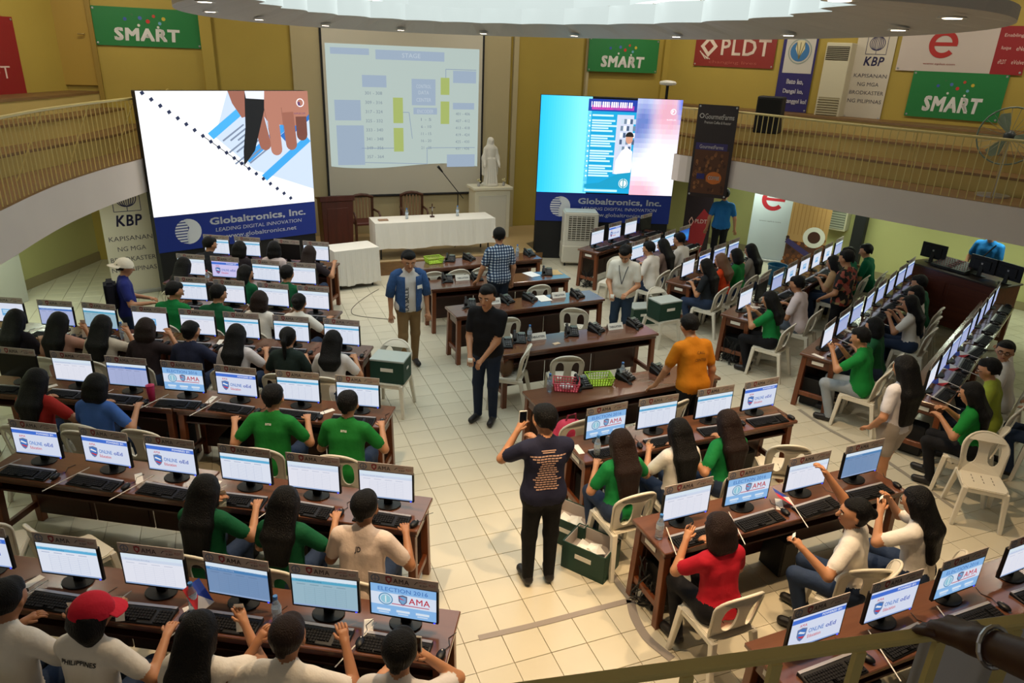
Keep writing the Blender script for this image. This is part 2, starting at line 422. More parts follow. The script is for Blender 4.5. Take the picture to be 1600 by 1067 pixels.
for s in range(NS):
    a0, a1 = 2*math.pi*s/NS, 2*math.pi*(s+1)/NS
    mb = MB(); vs = []; q = 6
    for i in range(q+1):
        a = a0+(a1-a0)*i/q; kk = kin(a)
        vs += [(*el(a, kk), 4.72), (*el(a, kk), 4.97)]
    mb.add(vs, [(2*i, 2*i+1, 2*i+3, 2*i+2) for i in range(q)])
    obj('scallop_fin', mb.mesh('scallop_fin', M_fin, smooth=True), can)
    for k0, k1, z in ((.76, .50, 4.97), (.49, .06, 5.05)):
        if k0 < .5 and s % 2: continue
        aa, ab = (a0+.008, a1-.008) if k0 > .5 else (a0+.01, a0+2*(a1-a0)-.01)
        kA = lambda a: min(kin(a)-.006, k0) if k0 > .5 else k0
        pts = [el(aa+(ab-aa)*i/4, (kin(aa+(ab-aa)*i/4)-.004) if k0 > .5 else k0) for i in range(5)]+[el(aa+(ab-aa)*(4-i)/4, k1) for i in range(5)]
        obj('light_panel', MB().prism([tuple(p) for p in pts], z, z+.03).mesh('light_panel', M_glow), can)
    # second row of hanging fins inside
    if s % 2 == 0:
        mb = MB(); vs = []
        for i in range(9):
            a = a0+2*(a1-a0)*i/8; kk = .50-.03*math.sin(math.pi*i/8)
            vs += [(*el(a, kk), 4.86), (*el(a, kk), 5.05)]
        mb.add(vs, [(2*i, 2*i+1, 2*i+3, 2*i+2) for i in range(8)])
        obj('scallop_fin', mb.mesh('scallop_fin', M_fin, smooth=True), can)
dl_me = MB().lathe([(.075, 0), (.09, -.012), (.06, -.012)], 20).mesh('trim_ring', mat((235, 232, 225), .4))
dl_em = MB().lathe([(.055, -.008), (.055, -.014)], 16).mesh('bulb', emi((255, 236, 205), 14))
for s in range(14):
    a = 2*math.pi*(s+.45)/14; p = el(a, .93); z = 4.585
    t = thing('downlight', 'small round recessed downlight in the grey canopy soffit', 'downlight', (*p, z), 0, 'downlights around the canopy rim')
    obj('trim_ring', dl_me, t); obj('bulb', dl_em, t)
    c = (1.0, .70, .40) if (p[1] < 7.5 and p[0] > -1.5) else (1.0, .90, .76)
    e = DOWN_W*(1.5 if (p[1] < 7.5 and p[0] > -1.5) else .45)
    lamp('downlight_lamp', 'SPOT', (0, 0, -.03), e, c, (0, 0, 0), .05, spot=math.radians(78), blend=.7, parent=t)
# fluorescent battens below the galleries
def batten(p, ang, lab):
    t = thing('batten_or_fill', lab, 'light fixture', (*p, ZB-.34), ang)
    obj('housing', MB().box((0, 0, -.02), (1.25, .1, .04)).mesh('housing', M_cream, bevel=.004), t)
    obj('tube', MB().tube([(-.6, 0, -.06), (.6, 0, -.06)], .014, 8).mesh('tube', emi((225, 250, 225), 6)), t)
    lamp('batten_or_fill_lamp', 'AREA', (0, 0, -.1), TUBE_W, (.86, 1.0, .78), (0, 0, 0), 1.2, .1, parent=t)
for rail, wl, lab in ((gL[0], gL[1], 'pen screen wall'), (gR[0], gR[1], 'banner wall')):
    for k, i in enumerate((14, 22, 30, 38)):
        if i >= len(rail): continue
        p = rail[i]*.45+wl[i]*.55; d = rail[i+1 if i+1 < len(rail) else i]-rail[i-1]
        batten(p, math.atan2(d[1], d[0]), '%s ceiling tube light under the gallery by the %s' % (ORD[k+1], lab))

# unseen fill lamps added below the upper ceiling to brighten the upper walls
def upper_fill(p, ang, lab):
    t = thing('batten_or_fill', lab, 'light fixture', (*p, 6.19), ang)
    obj('housing', MB().box((0, 0, -.02), (1.25, .1, .04)).mesh('housing', M_cream, bevel=.004), t)
    obj('tube', MB().tube([(-.6, 0, -.06), (.6, 0, -.06)], .014, 8).mesh('tube', emi((255, 246, 225), 6)), t)
    lamp('batten_or_fill_lamp', 'AREA', (0, 0, -.1), UPPER_FILL_W, (1.0, .93, .78), (0, 0, 0), 1.2, .12, parent=t)
for k in range(4): upper_fill(UV(U0-5.2+3.5*k, 14.6), HALL, '%s added upper fill light along the stage wall' % ORD[k+1])
for nm, wa, wb, sg in (('pen screen gallery', np.array(cornL), np.array(endL), 1), ('banner gallery', np.array(cornR), np.array(endR), -1)):
    d = (wb-wa)/np.linalg.norm(wb-wa); nn = np.array([-d[1], d[0]])*(1 if sg > 0 else -1)
    for k in range(4): upper_fill(wa+d*(2.2+2.6*k)+nn*1.7, math.atan2(d[1], d[0]), '%s added upper fill light over the %s' % (ORD[k+1], nm))
# ================================================================== FURNITURE
TOP = .765
M_wood = mat((96, 48, 26), .32, wood=('x', 1.3, .55), key='desk_wood', coat=.25)
M_woodz = mat((126, 66, 32), .38, wood=('z', 1.3, .6), key='leg_wood', coat=.15)
M_wooddk = mat((66, 30, 18), .42, wood=('x', 1.0, .6), key='panel_wood')
M_woodtop = mat((112, 72, 54), .16, wood=('x', .9, .72), key='desk_top', coat=.5)
M_black = mat((12, 12, 14), .42, spec=.35, key='black_plastic')
M_blackm = mat((20, 20, 22), .7, key='black_matte')
M_silver = mat((168, 166, 168), .35, .3, key='silver_plastic')
M_white = mat((236, 234, 228), .45, key='white_plastic')
M_paper = mat((240, 236, 226), .8, key='paper')
M_chair = mat((226, 220, 204), .38, noise=(4, .03), key='chair_plastic')
M_steel = mat((190, 190, 192), .3, .9, key='steel')

def desk(label, loc, rz, L=2.5, panels=3, card=False, group=None, bare=False):
    t = thing('wooden_desk', label, 'desk', (loc[0], loc[1], 0), rz, group)
    yc = -.03; D = .48
    obj('desk_top', cached(('dt', round(L, 2)), lambda: MB().box((0, yc, TOP-.018), (L, D, .036)).mesh('desk_top', M_woodtop, bevel=.006)), t)
    def apron():
        b = MB(); b.box((0, yc, TOP-.17), (L-.12, D-.1, .02))
        return b.mesh('shelf', M_wooddk, bevel=.002)
    obj('shelf', cached(('ds', round(L, 2)), apron), t)
    obj('rail', cached(('dr', round(L, 2)), lambda: MB().box((0, yc-.2, TOP-.058), (L-.04, .022, .045)).mesh('rail', M_wood, bevel=.003)), t)
    obj('rail', cached(('dr2', round(L, 2)), lambda: MB().box((0, yc+.2, TOP-.11), (L-.08, .022, .15)).mesh('rail', M_wood, bevel=.003)), t)
    pw = (L-.16)/panels
    pm = cached(('dp', round(pw, 3)), lambda: MB().box((0, 0, 0), (pw-.012, .016, .48)).box((0, -.006, 0), (pw-.09, .016, .40)).mesh('modesty_panel', M_wooddk, bevel=.002))
    for k in range(panels): obj('modesty_panel', pm, t, (-(L-.16)/2+pw*(k+.5), yc+.17, TOP-.415))
    for sx in (-1, 1):
        for sy in (-1, 1):
            def leg():
                x0, x1, y0, y1 = sx*(L/2-.06), sx*(L/2-.05), yc+sy*.175, yc+sy*.2; w_ = .032
                return MB().hexa([(x1-w_, y1-w_, 0), (x1+w_, y1-w_, 0), (x1+w_, y1+w_, 0), (x1-w_, y1+w_, 0)], [(x0-w_, y0-w_, TOP-.036), (x0+w_, y0-w_, TOP-.036), (x0+w_, y0+w_, TOP-.036), (x0-w_, y0+w_, TOP-.036)]).mesh('leg', M_woodz, bevel=.004)
            obj('leg', cached(('dl', round(L, 2), sx, sy), leg), t)
        obj('stretcher', cached(('dx', round(L, 2), sx), lambda: MB().box((sx*(L/2-.052), yc, .2), (.035, .37, .06)).mesh('stretcher', M_woodz, bevel=.003)), t)
        obj('end_rail', cached(('de', round(L, 2), sx), lambda: MB().box((sx*(L/2-.055), yc, TOP-.1), (.03, .34, .13)).mesh('end_rail', M_wood, bevel=.003)), t)
    if card:
        o = obj('end_card', cached('endcard', lambda: MB().box((0, 0, 0), (.003, .15, .045)).mesh('end_card', M_paper)), t, (-(L/2-.035), yc, TOP-.1)); o['label'] = 'white paper number card'
    return t

# ---- monitor screens
def S(c, k=1.0): return emi(c, SCREEN_E*k)
SW, SH = .436, .246
def screen_mesh(kind):
    p = Panel(.0006); X, Y = -SW/2, -SH/2
    def full(c): p.rect(X, Y, SW, SH, S(c)); p.up()
    def sheet(bg, band, title, ln):
        full(bg); p.rect(X, Y+SH*.86, SW, SH*.14, S((225, 240, 252))); p.rect(X, Y+SH*.78, SW, SH*.1, S(band)); p.up()
        p.text('Precinct Results Encoding', X+.03, Y+SH*.80, .17, .012, S(title))
        for k in range(4): p.rect(X+.03+k*.09, Y+SH*.70, .06, .006, S(ln))
        for k in range(9): p.rect(X+.08, Y+SH*(.62-.065*k), .28, .0012, S(ln))
        for k in range(5): p.rect(X+.08+.07*k, Y+SH*.08, .0014, SH*.56, S(ln))
        p.rect(X, Y, SW, SH*.045, S((150, 175, 215)))
    if kind == 'sheet': sheet((232, 238, 252), (96, 182, 226), (30, 70, 140), (176, 186, 214))
    elif kind == 'white': sheet((238, 240, 252), (214, 226, 246), (150, 160, 190), (206, 210, 228))
    elif kind == 'deep': sheet((176, 186, 226), (64, 116, 200), (225, 235, 250), (140, 150, 190))
    elif kind == 'dim': sheet((120, 150, 190), (72, 130, 186), (190, 205, 230), (104, 132, 170))
    elif kind == 'teal': sheet((158, 190, 206), (88, 172, 206), (30, 70, 110), (126, 158, 176))
    elif kind == 'dialog':
        full((228, 234, 250)); p.rect(-.075, -.045, .15, .09, S((110, 180, 232))); p.up()
        p.rect(-.06, -.005, .12, .012, S((225, 240, 252))); p.rect(-.06, .018, .12, .012, S((225, 240, 252))); p.rect(.02, -.035, .04, .014, S((60, 110, 190)))
    elif kind in ('online', 'purple'):
        bg = (222, 230, 250) if kind == 'online' else (214, 206, 250)
        full(bg); p.rect(X, Y+SH*.80, SW, SH*.14, S((66, 116, 218))); p.up()
        p.text('POWERED BY:', X+SW*.55, Y+SH*.835, SW*.38, SH*.075, S((235, 240, 252)), bold=.02)
        red, blu, gr = S((206, 60, 72)), S((62, 120, 200)), S((120, 128, 160))
        cx, cy = X+.095, -.025
        sh = [(-.04, .045), (0, .055), (.04, .045), (.038, -.01), (.02, -.042), (0, -.056), (-.02, -.042), (-.038, -.01)]
        p.poly([(cx+a, cy+b_) for a, b_ in sh], gr); p.up()
        p.poly([(cx+a*.8, cy+b_*.82) for a, b_ in sh], blu); p.up()
        p.poly([(cx-.02, cy+.03), (cx+.03, cy+.01), (cx+.02, cy+.0), (cx-.03, cy+.015)], S((235, 240, 250)))
        p.poly([(cx-.025, cy-.01), (cx+.03, cy-.02), (cx+.012, cy-.035), (cx-.02, cy-.022)], red)
        p.text('AMA', cx-.03, cy+.064, .06, .022, red, bold=.008, spacing=1.15)
        p.text('ONLINE', X+.15, -.028, .125, .036, blu, bold=.01); p.text('oEd', X+.292, -.028, .085, .036, S((90, 110, 190)), bold=.02)
        p.text('Education', X+.15, -.07, .11, .028, red, bold=.01)
        p.rect(X, Y, SW, SH*.045, S((150, 175, 225)))
    elif kind == 'election':
        full((140, 190, 240)); p.rect(X, Y+SH*.34, SW, SH*.4, S((222, 234, 252))); p.up()
        p.text('ELECTION 2016', X+.05, Y+SH*.80, SW*.76, SH*.13, S((70, 120, 190)), bold=.01)
        p.ring(X+.1, Y+SH*.54, .048, .008, S((80, 150, 190))); p.disc(X+.1, Y+SH*.54, .034, S((150, 205, 225))); p.up(); p.line([(X+.1, Y+SH*.43), (X+.1, Y+SH*.65)], .008, S((235, 245, 250)))
        cx, cy = X+.215, Y+SH*.56; sh = [(-.03, .036), (0, .044), (.03, .036), (.028, -.01), (0, -.044), (-.028, -.01)]
        p.poly([(cx+a, cy+b_) for a, b_ in sh], S((96, 100, 130))); p.up(); p.poly([(cx+a*.72, cy+b_*.72) for a, b_ in sh], S((120, 170, 215))); p.poly([(cx-.028, cy+.03), (cx+.02, cy+.0), (cx-.02, cy+.008)], S((200, 50, 60)))
        p.text('AMA', X+.255, Y+SH*.48, .14, .048, S((190, 40, 60)), bold=.01, spacing=1.1)
        p.rect(X+.14, Y+SH*.40, .25, .008, S((200, 110, 130)))
        for k in range(3): p.rect(X+.04+.13*k, Y+SH*.15, .09, .018, S((225, 238, 252))); p.rect(X+.05+.13*k, Y+SH*.08, .07, .01, S((205, 226, 250)))
    elif kind == 'desktop':
        n = 10
        for k in range(n):
            f = 1-abs(k-4)/6; p.rect(X, Y+SH*k/n, SW, SH/n, S((int(20+30*f), int(70+80*f), int(170+60*f))))
        p.up(); p.disc(0, .01, .02, S((190, 220, 240)))
        p.up(); p.rect(X, Y, SW, SH*.05, S((20, 40, 90)))
    else:
        p.rect(X, Y, SW, SH, M_black)
    return p.mesh('screen')
def header_mesh():
    p = Panel(.0006); w_, h_ = .46, .075
    g = mat((176, 164, 156), .7, noise=(9, .06), key='header_card'); dk = mat((74, 66, 74), .7, key='print'); rd = mat((140, 48, 58), .7, key='print'); bl = mat((92, 110, 140), .7, key='print')
    p.rect(-w_/2, 0, w_, h_, g); p.up()
    p.ring(-.185, .036, .03, .007, bl, 18); p.line([(-.185, .015), (-.185, .058)], .006, bl); p.line([(-.205, .03), (-.165, .03)], .005, bl)
    sh = [(-.022, .024), (0, .03), (.022, .024), (.02, -.008), (0, -.03), (-.02, -.008)]
    p.poly([(-.095+a, .037+b_) for a, b_ in sh], rd); p.up(); p.poly([(-.095+a*.5, .039+b_*.5) for a, b_ in sh], g)
    p.text('AMA', -.065, .018, .105, .036, dk, bold=.012, spacing=1.15)
    p.line([(.075, .03), (.09, .05), (.1, .048)], .005, dk); p.text('KBP', .11, .02, .05, .016, dk); p.text('PPCRV', .105, .045, .05, .013, rd)
    p.text('PLDT', .17, .03, .045, .018, rd)
    p.poly([(-w_/2, 0), (w_/2, 0), (w_/2, -.002), (-w_/2, -.002)], g)
    m = p.mb
    m.box((0, .004, h_/2), (w_, .006, h_), p.mi(g)); return p.mesh('header_card')
SCREEN_WORDS = {'sheet': 'monitor with pale blue results sheet', 'white': 'monitor with plain white results sheet', 'deep': 'monitor with lilac sheet under royal blue band', 'dim': 'monitor with dimmed blue sheet', 'teal': 'monitor with teal tinted sheet',
    'dialog': 'monitor with small blue dialog box', 'online': 'monitor with shield logo slide', 'purple': 'monitor with purple tinted shield slide', 'election': 'monitor with sky blue seal and shield slide', 'desktop': 'monitor with blue glowing desktop', 'off': 'switched off black monitor'}
def monitor(kind, label, loc, rz, tilt=0):
    t = thing('monitor', label, 'monitor', loc, rz)
    obj('stand_base', cached('mon_base', lambda: MB().prism([(.11*math.cos(a)*1.0, .03+.085*math.sin(a)) for a in [2*math.pi*k/20 for k in range(20)]], 0, .012).mesh('stand_base', M_black, bevel=.003)), t)
    obj('neck', cached('mon_neck', lambda: MB().hexa([(-.035, .03, .01), (.035, .03, .01), (.035, .06, .01), (-.035, .06, .01)], [(-.028, .012, .2), (.028, .012, .2), (.028, .034, .2), (-.028, .034, .2)]).mesh('neck', M_black, bevel=.003)), t)
    bz = obj('bezel', cached('mon_bez', lambda: MB().box((0, .008, .205), (.462, .026, .272)).box((0, .026, .2), (.3, .02, .16)).mesh('bezel', M_black, bevel=.004)), t)
    obj('screen', cached(('scr', kind), lambda: screen_mesh(kind)), bz, (0, -.0056, .209))
    if kind != 'off': obj('power_light', cached('pled', lambda: MB().box((0, 0, 0), (.012, .002, .006)).mesh('power_light', emi((40, 60, 255), 3))), bz, (.205, -.006, .077))
    obj('header_card', cached('hdr', header_mesh), t, (0, -.004, .335))
    return t
def keyboard_meshes():
    b = MB(); b.hexa([(-.225, -.078, .0), (.225, -.078, 0), (.225, .078, 0), (-.225, .078, 0)], [(-.223, -.076, .012), (.223, -.076, .012), (.223, .076, .026), (-.223, .076, .026)])
    body = b.mesh('case', M_black, bevel=.003)
    k = MB()
    for r in range(5):
        y = -.06+r*.021; z = .0135+.014*(y+.078)/.156
        for c in range(15 if r else 9):
            w_ = .0185 if r else (.0185 if c != 4 else .1); x = (-.2+c*.0205) if r else (-.2+c*.0205+(.04 if c > 4 else 0) + (.04 if c == 4 else 0))
            k.box((x, y, z+.004), (w_*.88, .018, .007))
        for c in range(4): k.box((.135+c*.0215, y, z+.004), (.018, .018, .007))
    keys = k.mesh('keys', mat((22, 22, 24), .7, key='keycap', spec=.2))
    s = MB().box((0, .066, .0265), (.44, .022, .004)).mesh('silver_strip', M_silver)
    return body, keys, s
def keyboard(label, loc, rz):
    bd, ky, st_ = cached('kbd', keyboard_meshes)
    t = thing('keyboard', label, 'keyboard', loc, rz); obj('case', bd, t); o = obj('keys', ky, t); o['kind'] = 'stuff'; obj('media_strip', st_, t)
    return t
def mouse(label, loc, rz):
    t = thing('mouse', label, 'mouse', loc, rz)
    obj('shell', cached('mouse', lambda: MB().ball((0, 0, .0205), (.029, .052, .0195), 12).mesh('shell', M_black, smooth=True)), t)
    obj('scroll_wheel', cached('mwheel', lambda: MB().tube([(-.004, .025, .034), (.004, .025, .034)], .008, 10).mesh('scroll_wheel', M_silver)), t)
    obj('cable', cached('mcab', lambda: MB().tube([(0, .05, .008), (.02, .1, .004), (-.01, .16, .004), (.02, .22, .004)], .0025, 5).mesh('cable', M_black)), t)
    return t

# ---- stacking chair
def holed_plate(outer, holes, th):
    c = bpy.data.curves.new('plate', 'CURVE'); c.dimensions = '2D'; c.fill_mode = 'BOTH'; c.extrude = th/2
    for P in [outer]+holes:
        s = c.splines.new('POLY'); s.points.add(len(P)-1); s.use_cyclic_u = True
        for q, p in zip(s.points, P): q.co = (p[0], p[1], 0, 1)
    o = bpy.data.objects.new('plate', c); me = bpy.data.meshes.new_from_object(o)
    bpy.data.objects.remove(o); bpy.data.curves.remove(c); return me
def chair_meshes():
    out = [(-.185, .0)]
    for k in range(13):
        a = math.pi-math.pi*k/12; out.append((.205*math.cos(a)*(1 if True else 1), .26+.155*math.sin(a)))
    out += [(.185, 0)]
    def oval(cx):
        P = []
        for k in range(18):
            a = 2*math.pi*k/18; P.append((cx+.052*math.cos(a), .2+.125*math.copysign(abs(math.sin(a))**.75, math.sin(a))))
        return P
    me = holed_plate(out, [oval(-.098), oval(.098)], .016)
    for v in me.vertices:
        x, h, t = v.co; v.co = (x, -.19+t-.20*h+.06*(abs(x)/.2)**2, .445+h)
    me.materials.append(M_chair)
    rimp = [(x, -.19-.20*h+.06*(abs(x)/.2)**2, .445+h) for x, h in out]
    rim = MB().tube(rimp, .013, 6).mesh('back_rim', M_chair, smooth=True)
    sl = [(-.185, -.2), (.185, -.2), (.205, .14), (.17, .215), (-.17, .215), (-.205, .14)]
    b = MB(); b.prism(sl, .43, .448); seat = b.mesh('seat', M_chair, bevel=.008, segs=2)
    slot = MB()
    for x in (-.09, 0, .09):
        for y in (-.06, 0, .06): slot.box((x, y, .4485), (.008, .035, .0015))
    slots = slot.mesh('drain_slots', mat((120, 112, 100), .7))
    apr = MB().box((0, .2, .41), (.36, .014, .045)).box((.19, 0, .41), (.014, .38, .045)).box((-.19, 0, .41), (.014, .38, .045)).mesh('seat_skirt', M_chair, bevel=.003)
    legs = []
    for sx in (-1, 1):
        for sy in (-1, 1):
            x0, y0, x1, y1 = sx*.178, sy*.185, sx*.215, (.225 if sy > 0 else -.275); a, c = .026, .019
            legs.append(MB().hexa([(x1-c, y1-c, 0), (x1+c, y1-c, 0), (x1+c, y1+c, 0), (x1-c, y1+c, 0)], [(x0-a, y0-a, .435), (x0+a, y0-a, .435), (x0+a, y0+a, .435), (x0-a, y0+a, .435)]).mesh('leg', M_chair, bevel=.005))
    return me, rim, seat, slots, apr, legs
def chair(label, loc, rz, group='white plastic stacking chairs'):
    bk, rim, seat, slots, apr, legs = cached('chair', chair_meshes)
    t = thing('plastic_chair', label, 'chair', (loc[0], loc[1], loc[2] if len(loc) > 2 else 0), rz, group)
    o = obj('backrest', bk, t); obj('back_rim', rim, o)
    s = obj('seat', seat, t); q = obj('drain_slots', slots, s); q['kind'] = 'stuff'; obj('seat_skirt', apr, s)
    for l in legs: obj('leg', l, t)
    return t

# ---- desk rows
class Row:
    def __init__(s, word, ang, pts=None, line=None, kinds=()):
        s.word = word; s.a = math.radians(ang); s.u = np.array([math.cos(s.a), math.sin(s.a)]); s.n = np.array([math.sin(s.a), -math.cos(s.a)]); s.kinds = kinds
        if pts is not None:
            W = [G(x, y, .84)[:2] for x, y in pts]; s.t0 = float(np.median([w_@s.n for w_ in W])); s.s = [float(w_@s.u) for w_ in W]
        else:
            p0, pitch, n = line; p0 = np.array(p0); s.t0 = float(p0@s.n); s.s = [float(p0@s.u)+pitch*k for k in range(n)]
    def P(s, sv, t): return s.u*sv + s.n*(s.t0+t)
    def st(s, w_): w_ = np.array(w_[:2]); return float(w_@s.u), float(w_@s.n)-s.t0
ROWS = {}
PEN = 'pen screen'; POSTER = 'poster screen'
ROWS['L1'] = Row('seventh row from pen screen', -6.5, [(-28, 885), (115, 899), (253, 908), (375, 934), (507, 956), (632, 964)], kinds=['online', 'sheet', 'white', 'dim', 'teal', 'election'])
ROWS['L2'] = Row('sixth row from pen screen', -8.0, [(66, 709), (168, 727), (270, 739), (388, 751), (490, 768), (605, 778)], kinds=['online', 'online', 'online', 'sheet', 'white', 'white'])
ROWS['L3'] = Row('fifth row from pen screen', -5.5, [(33, 588), (117, 597), (202, 604), (288, 612), (372, 618), (470, 624), (564, 629)], kinds=['off', 'white', 'deep', 'election', 'online', 'sheet', 'sheet'])
ROWS['L4'] = Row('fourth row from pen screen', -3.8, [(10, 506), (89, 510), (160, 513), (235, 520), (312, 523), (382, 526), (458, 532), (537, 536)], kinds=['dialog', 'deep', 'teal', 'dialog', 'white', 'sheet', 'sheet', 'sheet'])
ROWS['L5'] = Row('third row from pen screen', -5.5, [(299, 470), (361, 473), (429, 478), (492, 482)], kinds=['sheet', 'white', 'white', 'white'])
ROWS['L6'] = Row('second row from pen screen', -7.0, [(298, 431), (357, 432), (417, 439), (473, 443)], kinds=['white', 'purple', 'sheet', 'white'])
ROWS['L7'] = Row('row closest to pen screen', -5.0, [(338, 398), (392, 398), (450, 404), (495, 407)], kinds=['sheet', 'sheet', 'off', 'white'])
ROWS['C1'] = Row('row behind orange shirt', 23.5, [(945, 681), (1024, 666), (1115, 652), (1183, 637)], kinds=['election', 'sheet', 'sheet', 'online'])
ROWS['C2'] = Row('row of red shirt', 23.5, [(1069, 807), (1161, 781), (1256, 762), (1346, 745)], kinds=['white', 'election', 'white', 'dim'])
ROWS['C3'] = Row('row under thick handrail', 23.5, [(1269, 1003), (1388, 964), (1490, 926), (1588, 890)], kinds=['online', 'online', 'election', 'white'])
ROWS['R4a'] = Row('row closest to poster screen', 51.0, line=((1.6, 13.85), .63, 4), kinds=['white', 'online', 'white', 'off'])
ROWS['R4b'] = Row('second row from poster screen', 51.0, line=((2.25, 12.87), .61, 4), kinds=['sheet', 'sheet', 'sheet', 'desktop'])
ROWS['R3'] = Row('third row from poster screen', 51.0, line=((2.97, 11.88), .62, 4), kinds=['white', 'online', 'deep', 'deep'])
ROWS['R2'] = Row('fourth row from poster screen', 51.0, line=((3.50, 10.29), .645, 8), kinds=['white', 'off', 'deep', 'dialog', 'dialog', 'dialog', 'dialog', 'deep'])
ROWS['R1'] = Row('fifth row from poster screen', 51.0, line=((4.18, 8.85), .65, 8), kinds=['white', 'deep', 'deep', 'deep', 'deep', 'deep', 'deep', 'deep'])
ROWS['R0'] = Row('sixth row from poster screen', 50.0, line=((4.93, 7.66), .62, 8), kinds=['white', 'deep', 'deep', 'deep', 'deep', 'deep', 'deep', 'deep'])
for key, R in ROWS.items():
    aisle_first = key[0] in 'CR'          # these rows start at the aisle
    n = len(R.s); ends = (min(R.s)-.36, max(R.s)+.34)
    Lt = ends[1]-ends[0]; nd = max(1, round(Lt/2.5)); L1 = Lt/nd
    for k in range(nd):
        c = R.P(ends[0]+L1*(k+.5), 0); j = (k if aisle_first else nd-1-k)+1
        lab = ('long brown wooden desk, ' + (ORD[j]+' from aisle in ' if nd > 1 else 'in ') + R.word)
        desk(lab, c, R.a, L1-.01, 3, card=(aisle_first and k == 0))
    for k, (sv, kind) in enumerate(zip(R.s, R.kinds)):
        j = (k if aisle_first else n-1-k)+1; tail = '%s from aisle, %s' % (ORD[j], R.word)
        da = RNG.normal(0, .03) if key[0] == 'L' else RNG.normal(0, .02)
        monitor(kind, '%s, %s' % (SCREEN_WORDS[kind], tail), (*R.P(sv, 0), TOP), R.a+da)
        kx = RNG.normal(0, .015)
        keyboard('black keyboard, '+tail, (*R.P(sv+kx, .185+RNG.normal(0, .008)), TOP), R.a+RNG.normal(0, .04))
        mouse('black mouse, '+tail, (*R.P(sv+.29, .19+RNG.normal(0, .015)), TOP), R.a+RNG.normal(0, .2))
# ---- bare tables with telephones in the middle
MID = math.radians(23.2)
MT = []
def mid_table(front_left, front_right, lab, L=None):
    A = np.array(G(*front_left, .765)[:2]); B = np.array(G(*front_right, .765)[:2]); a = math.atan2(*(B-A)[::-1]); L = L or float(np.linalg.norm(B-A))
    n = np.array([math.sin(a), -math.cos(a)]); c = (A+B)/2 - n*.27
    desk(lab, c, a, L, 3); MT.append((c, a, L)); return c, a, L
mid_table((845, 640), (1127, 590), 'long wooden telephone table with the two plastic baskets')
mid_table((786, 555), (1030, 521), 'long wooden telephone table beside the black polo shirt')
mid_table((713, 495), (946, 467), 'long wooden telephone table, third from the stage')
mid_table((674, 452), (892, 434), 'long wooden telephone table beside the checked shirt')
mid_table((655, 421), (848, 404), 'long wooden telephone table closest to the stage')
# ================================================================== PEOPLE
def rcone(P, a, b, ra, rb):
    a = np.asarray(a, np.float32); b = np.asarray(b, np.float32); ab = b-a; L2 = float(ab@ab)
    pa = P-a
    if L2 < 1e-9: return np.sqrt((pa**2).sum(-1))-ra
    t = np.clip((pa@ab)/L2, 0, 1)
    return np.sqrt(((pa-t[..., None]*ab)**2).sum(-1))-(ra+(rb-ra)*t)
def nets(prims, h, cut=None):
    "skin a set of tapered limbs with one closed surface"
    lo = np.min([np.minimum(np.array(p[0])-p[2], np.array(p[1])-p[3]) for p in prims], 0)-3*h
    hi = np.max([np.maximum(np.array(p[0])+p[2], np.array(p[1])+p[3]) for p in prims], 0)+3*h
    n = np.ceil((hi-lo)/h).astype(int)+1
    D = np.full(n, 1.0, np.float32)
    ax = [np.arange(n[i], dtype=np.float32)*h+lo[i] for i in range(3)]
    for a, b, ra, rb, mi, k in prims:
        a, b = np.array(a), np.array(b); pad = max(ra, rb)+k+2*h
        i0 = np.maximum(((np.minimum(a, b)-pad-lo)/h).astype(int), 0); i1 = np.minimum(((np.maximum(a, b)+pad-lo)/h).astype(int)+2, n)
        sl = tuple(slice(i0[q], i1[q]) for q in range(3))
        X = np.stack(np.meshgrid(*[ax[q][sl[q]] for q in range(3)], indexing='ij'), -1)
        d = rcone(X, a, b, ra, rb); e = D[sl]; hh = np.maximum(k-np.abs(d-e), 0)
        D[sl] = np.minimum(d, e)-hh*hh/(4*k)
    if cut is not None:
        X = np.stack(np.meshgrid(*ax, indexing='ij'), -1); D = np.maximum(D, cut(X).astype(np.float32))
    ins = D < 0
    c = [ins[i:n[0]-1+i, j:n[1]-1+j, k:n[2]-1+k] for i in (0, 1) for j in (0, 1) for k in (0, 1)]
    cnt = sum(q.astype(np.int8) for q in c); act = (cnt > 0) & (cnt < 8)
    I = np.argwhere(act); idx = np.full(act.shape, -1, np.int32); idx[act] = np.arange(len(I))
    acc = np.zeros((len(I), 3), np.float32); num = np.zeros(len(I), np.float32)
    cor = [(i, j, k) for i in (0, 1) for j in (0, 1) for k in (0, 1)]
    for x in range(8):
        for q in range(3):
            if cor[x][q]: continue
            o2 = list(cor[x]); o2[q] = 1
            A = I+np.array(cor[x]); B = I+np.array(o2)
            da = D[A[:, 0], A[:, 1], A[:, 2]]; db = D[B[:, 0], B[:, 1], B[:, 2]]
            m = (da < 0) != (db < 0); t = np.where(m, da/(da-db+1e-12), 0)
            acc += np.where(m[:, None], A+(B-A)*t[:, None], 0); num += m
    V = acc/num[:, None]*h+lo
    F = []
    for q in range(3):
        s0 = [slice(1, n[i]-1) for i in range(3)]; s1 = list(s0); s0[q] = slice(0, n[q]-1); s1[q] = slice(1, n[q])
        a, b = ins[tuple(s0)], ins[tuple(s1)]; E_ = np.argwhere(a != b)
        if not len(E_): continue
        base_ = E_.copy()
        for i in range(3):
            if i != q: base_[:, i] += 1
        u, w_ = (q+1) % 3, (q+2) % 3
        def cell(du, dw):
            c_ = base_.copy(); c_[:, u] += du; c_[:, w_] += dw; return idx[c_[:, 0], c_[:, 1], c_[:, 2]]
        quad = np.stack([cell(-1, -1), cell(0, -1), cell(0, 0), cell(-1, 0)], 1)
        fl = ~a[tuple((E_).T)]
        quad[fl] = quad[fl][:, ::-1]; F.append(quad)
    F = np.concatenate(F); F = F[(F >= 0).all(1)]
    return V, F
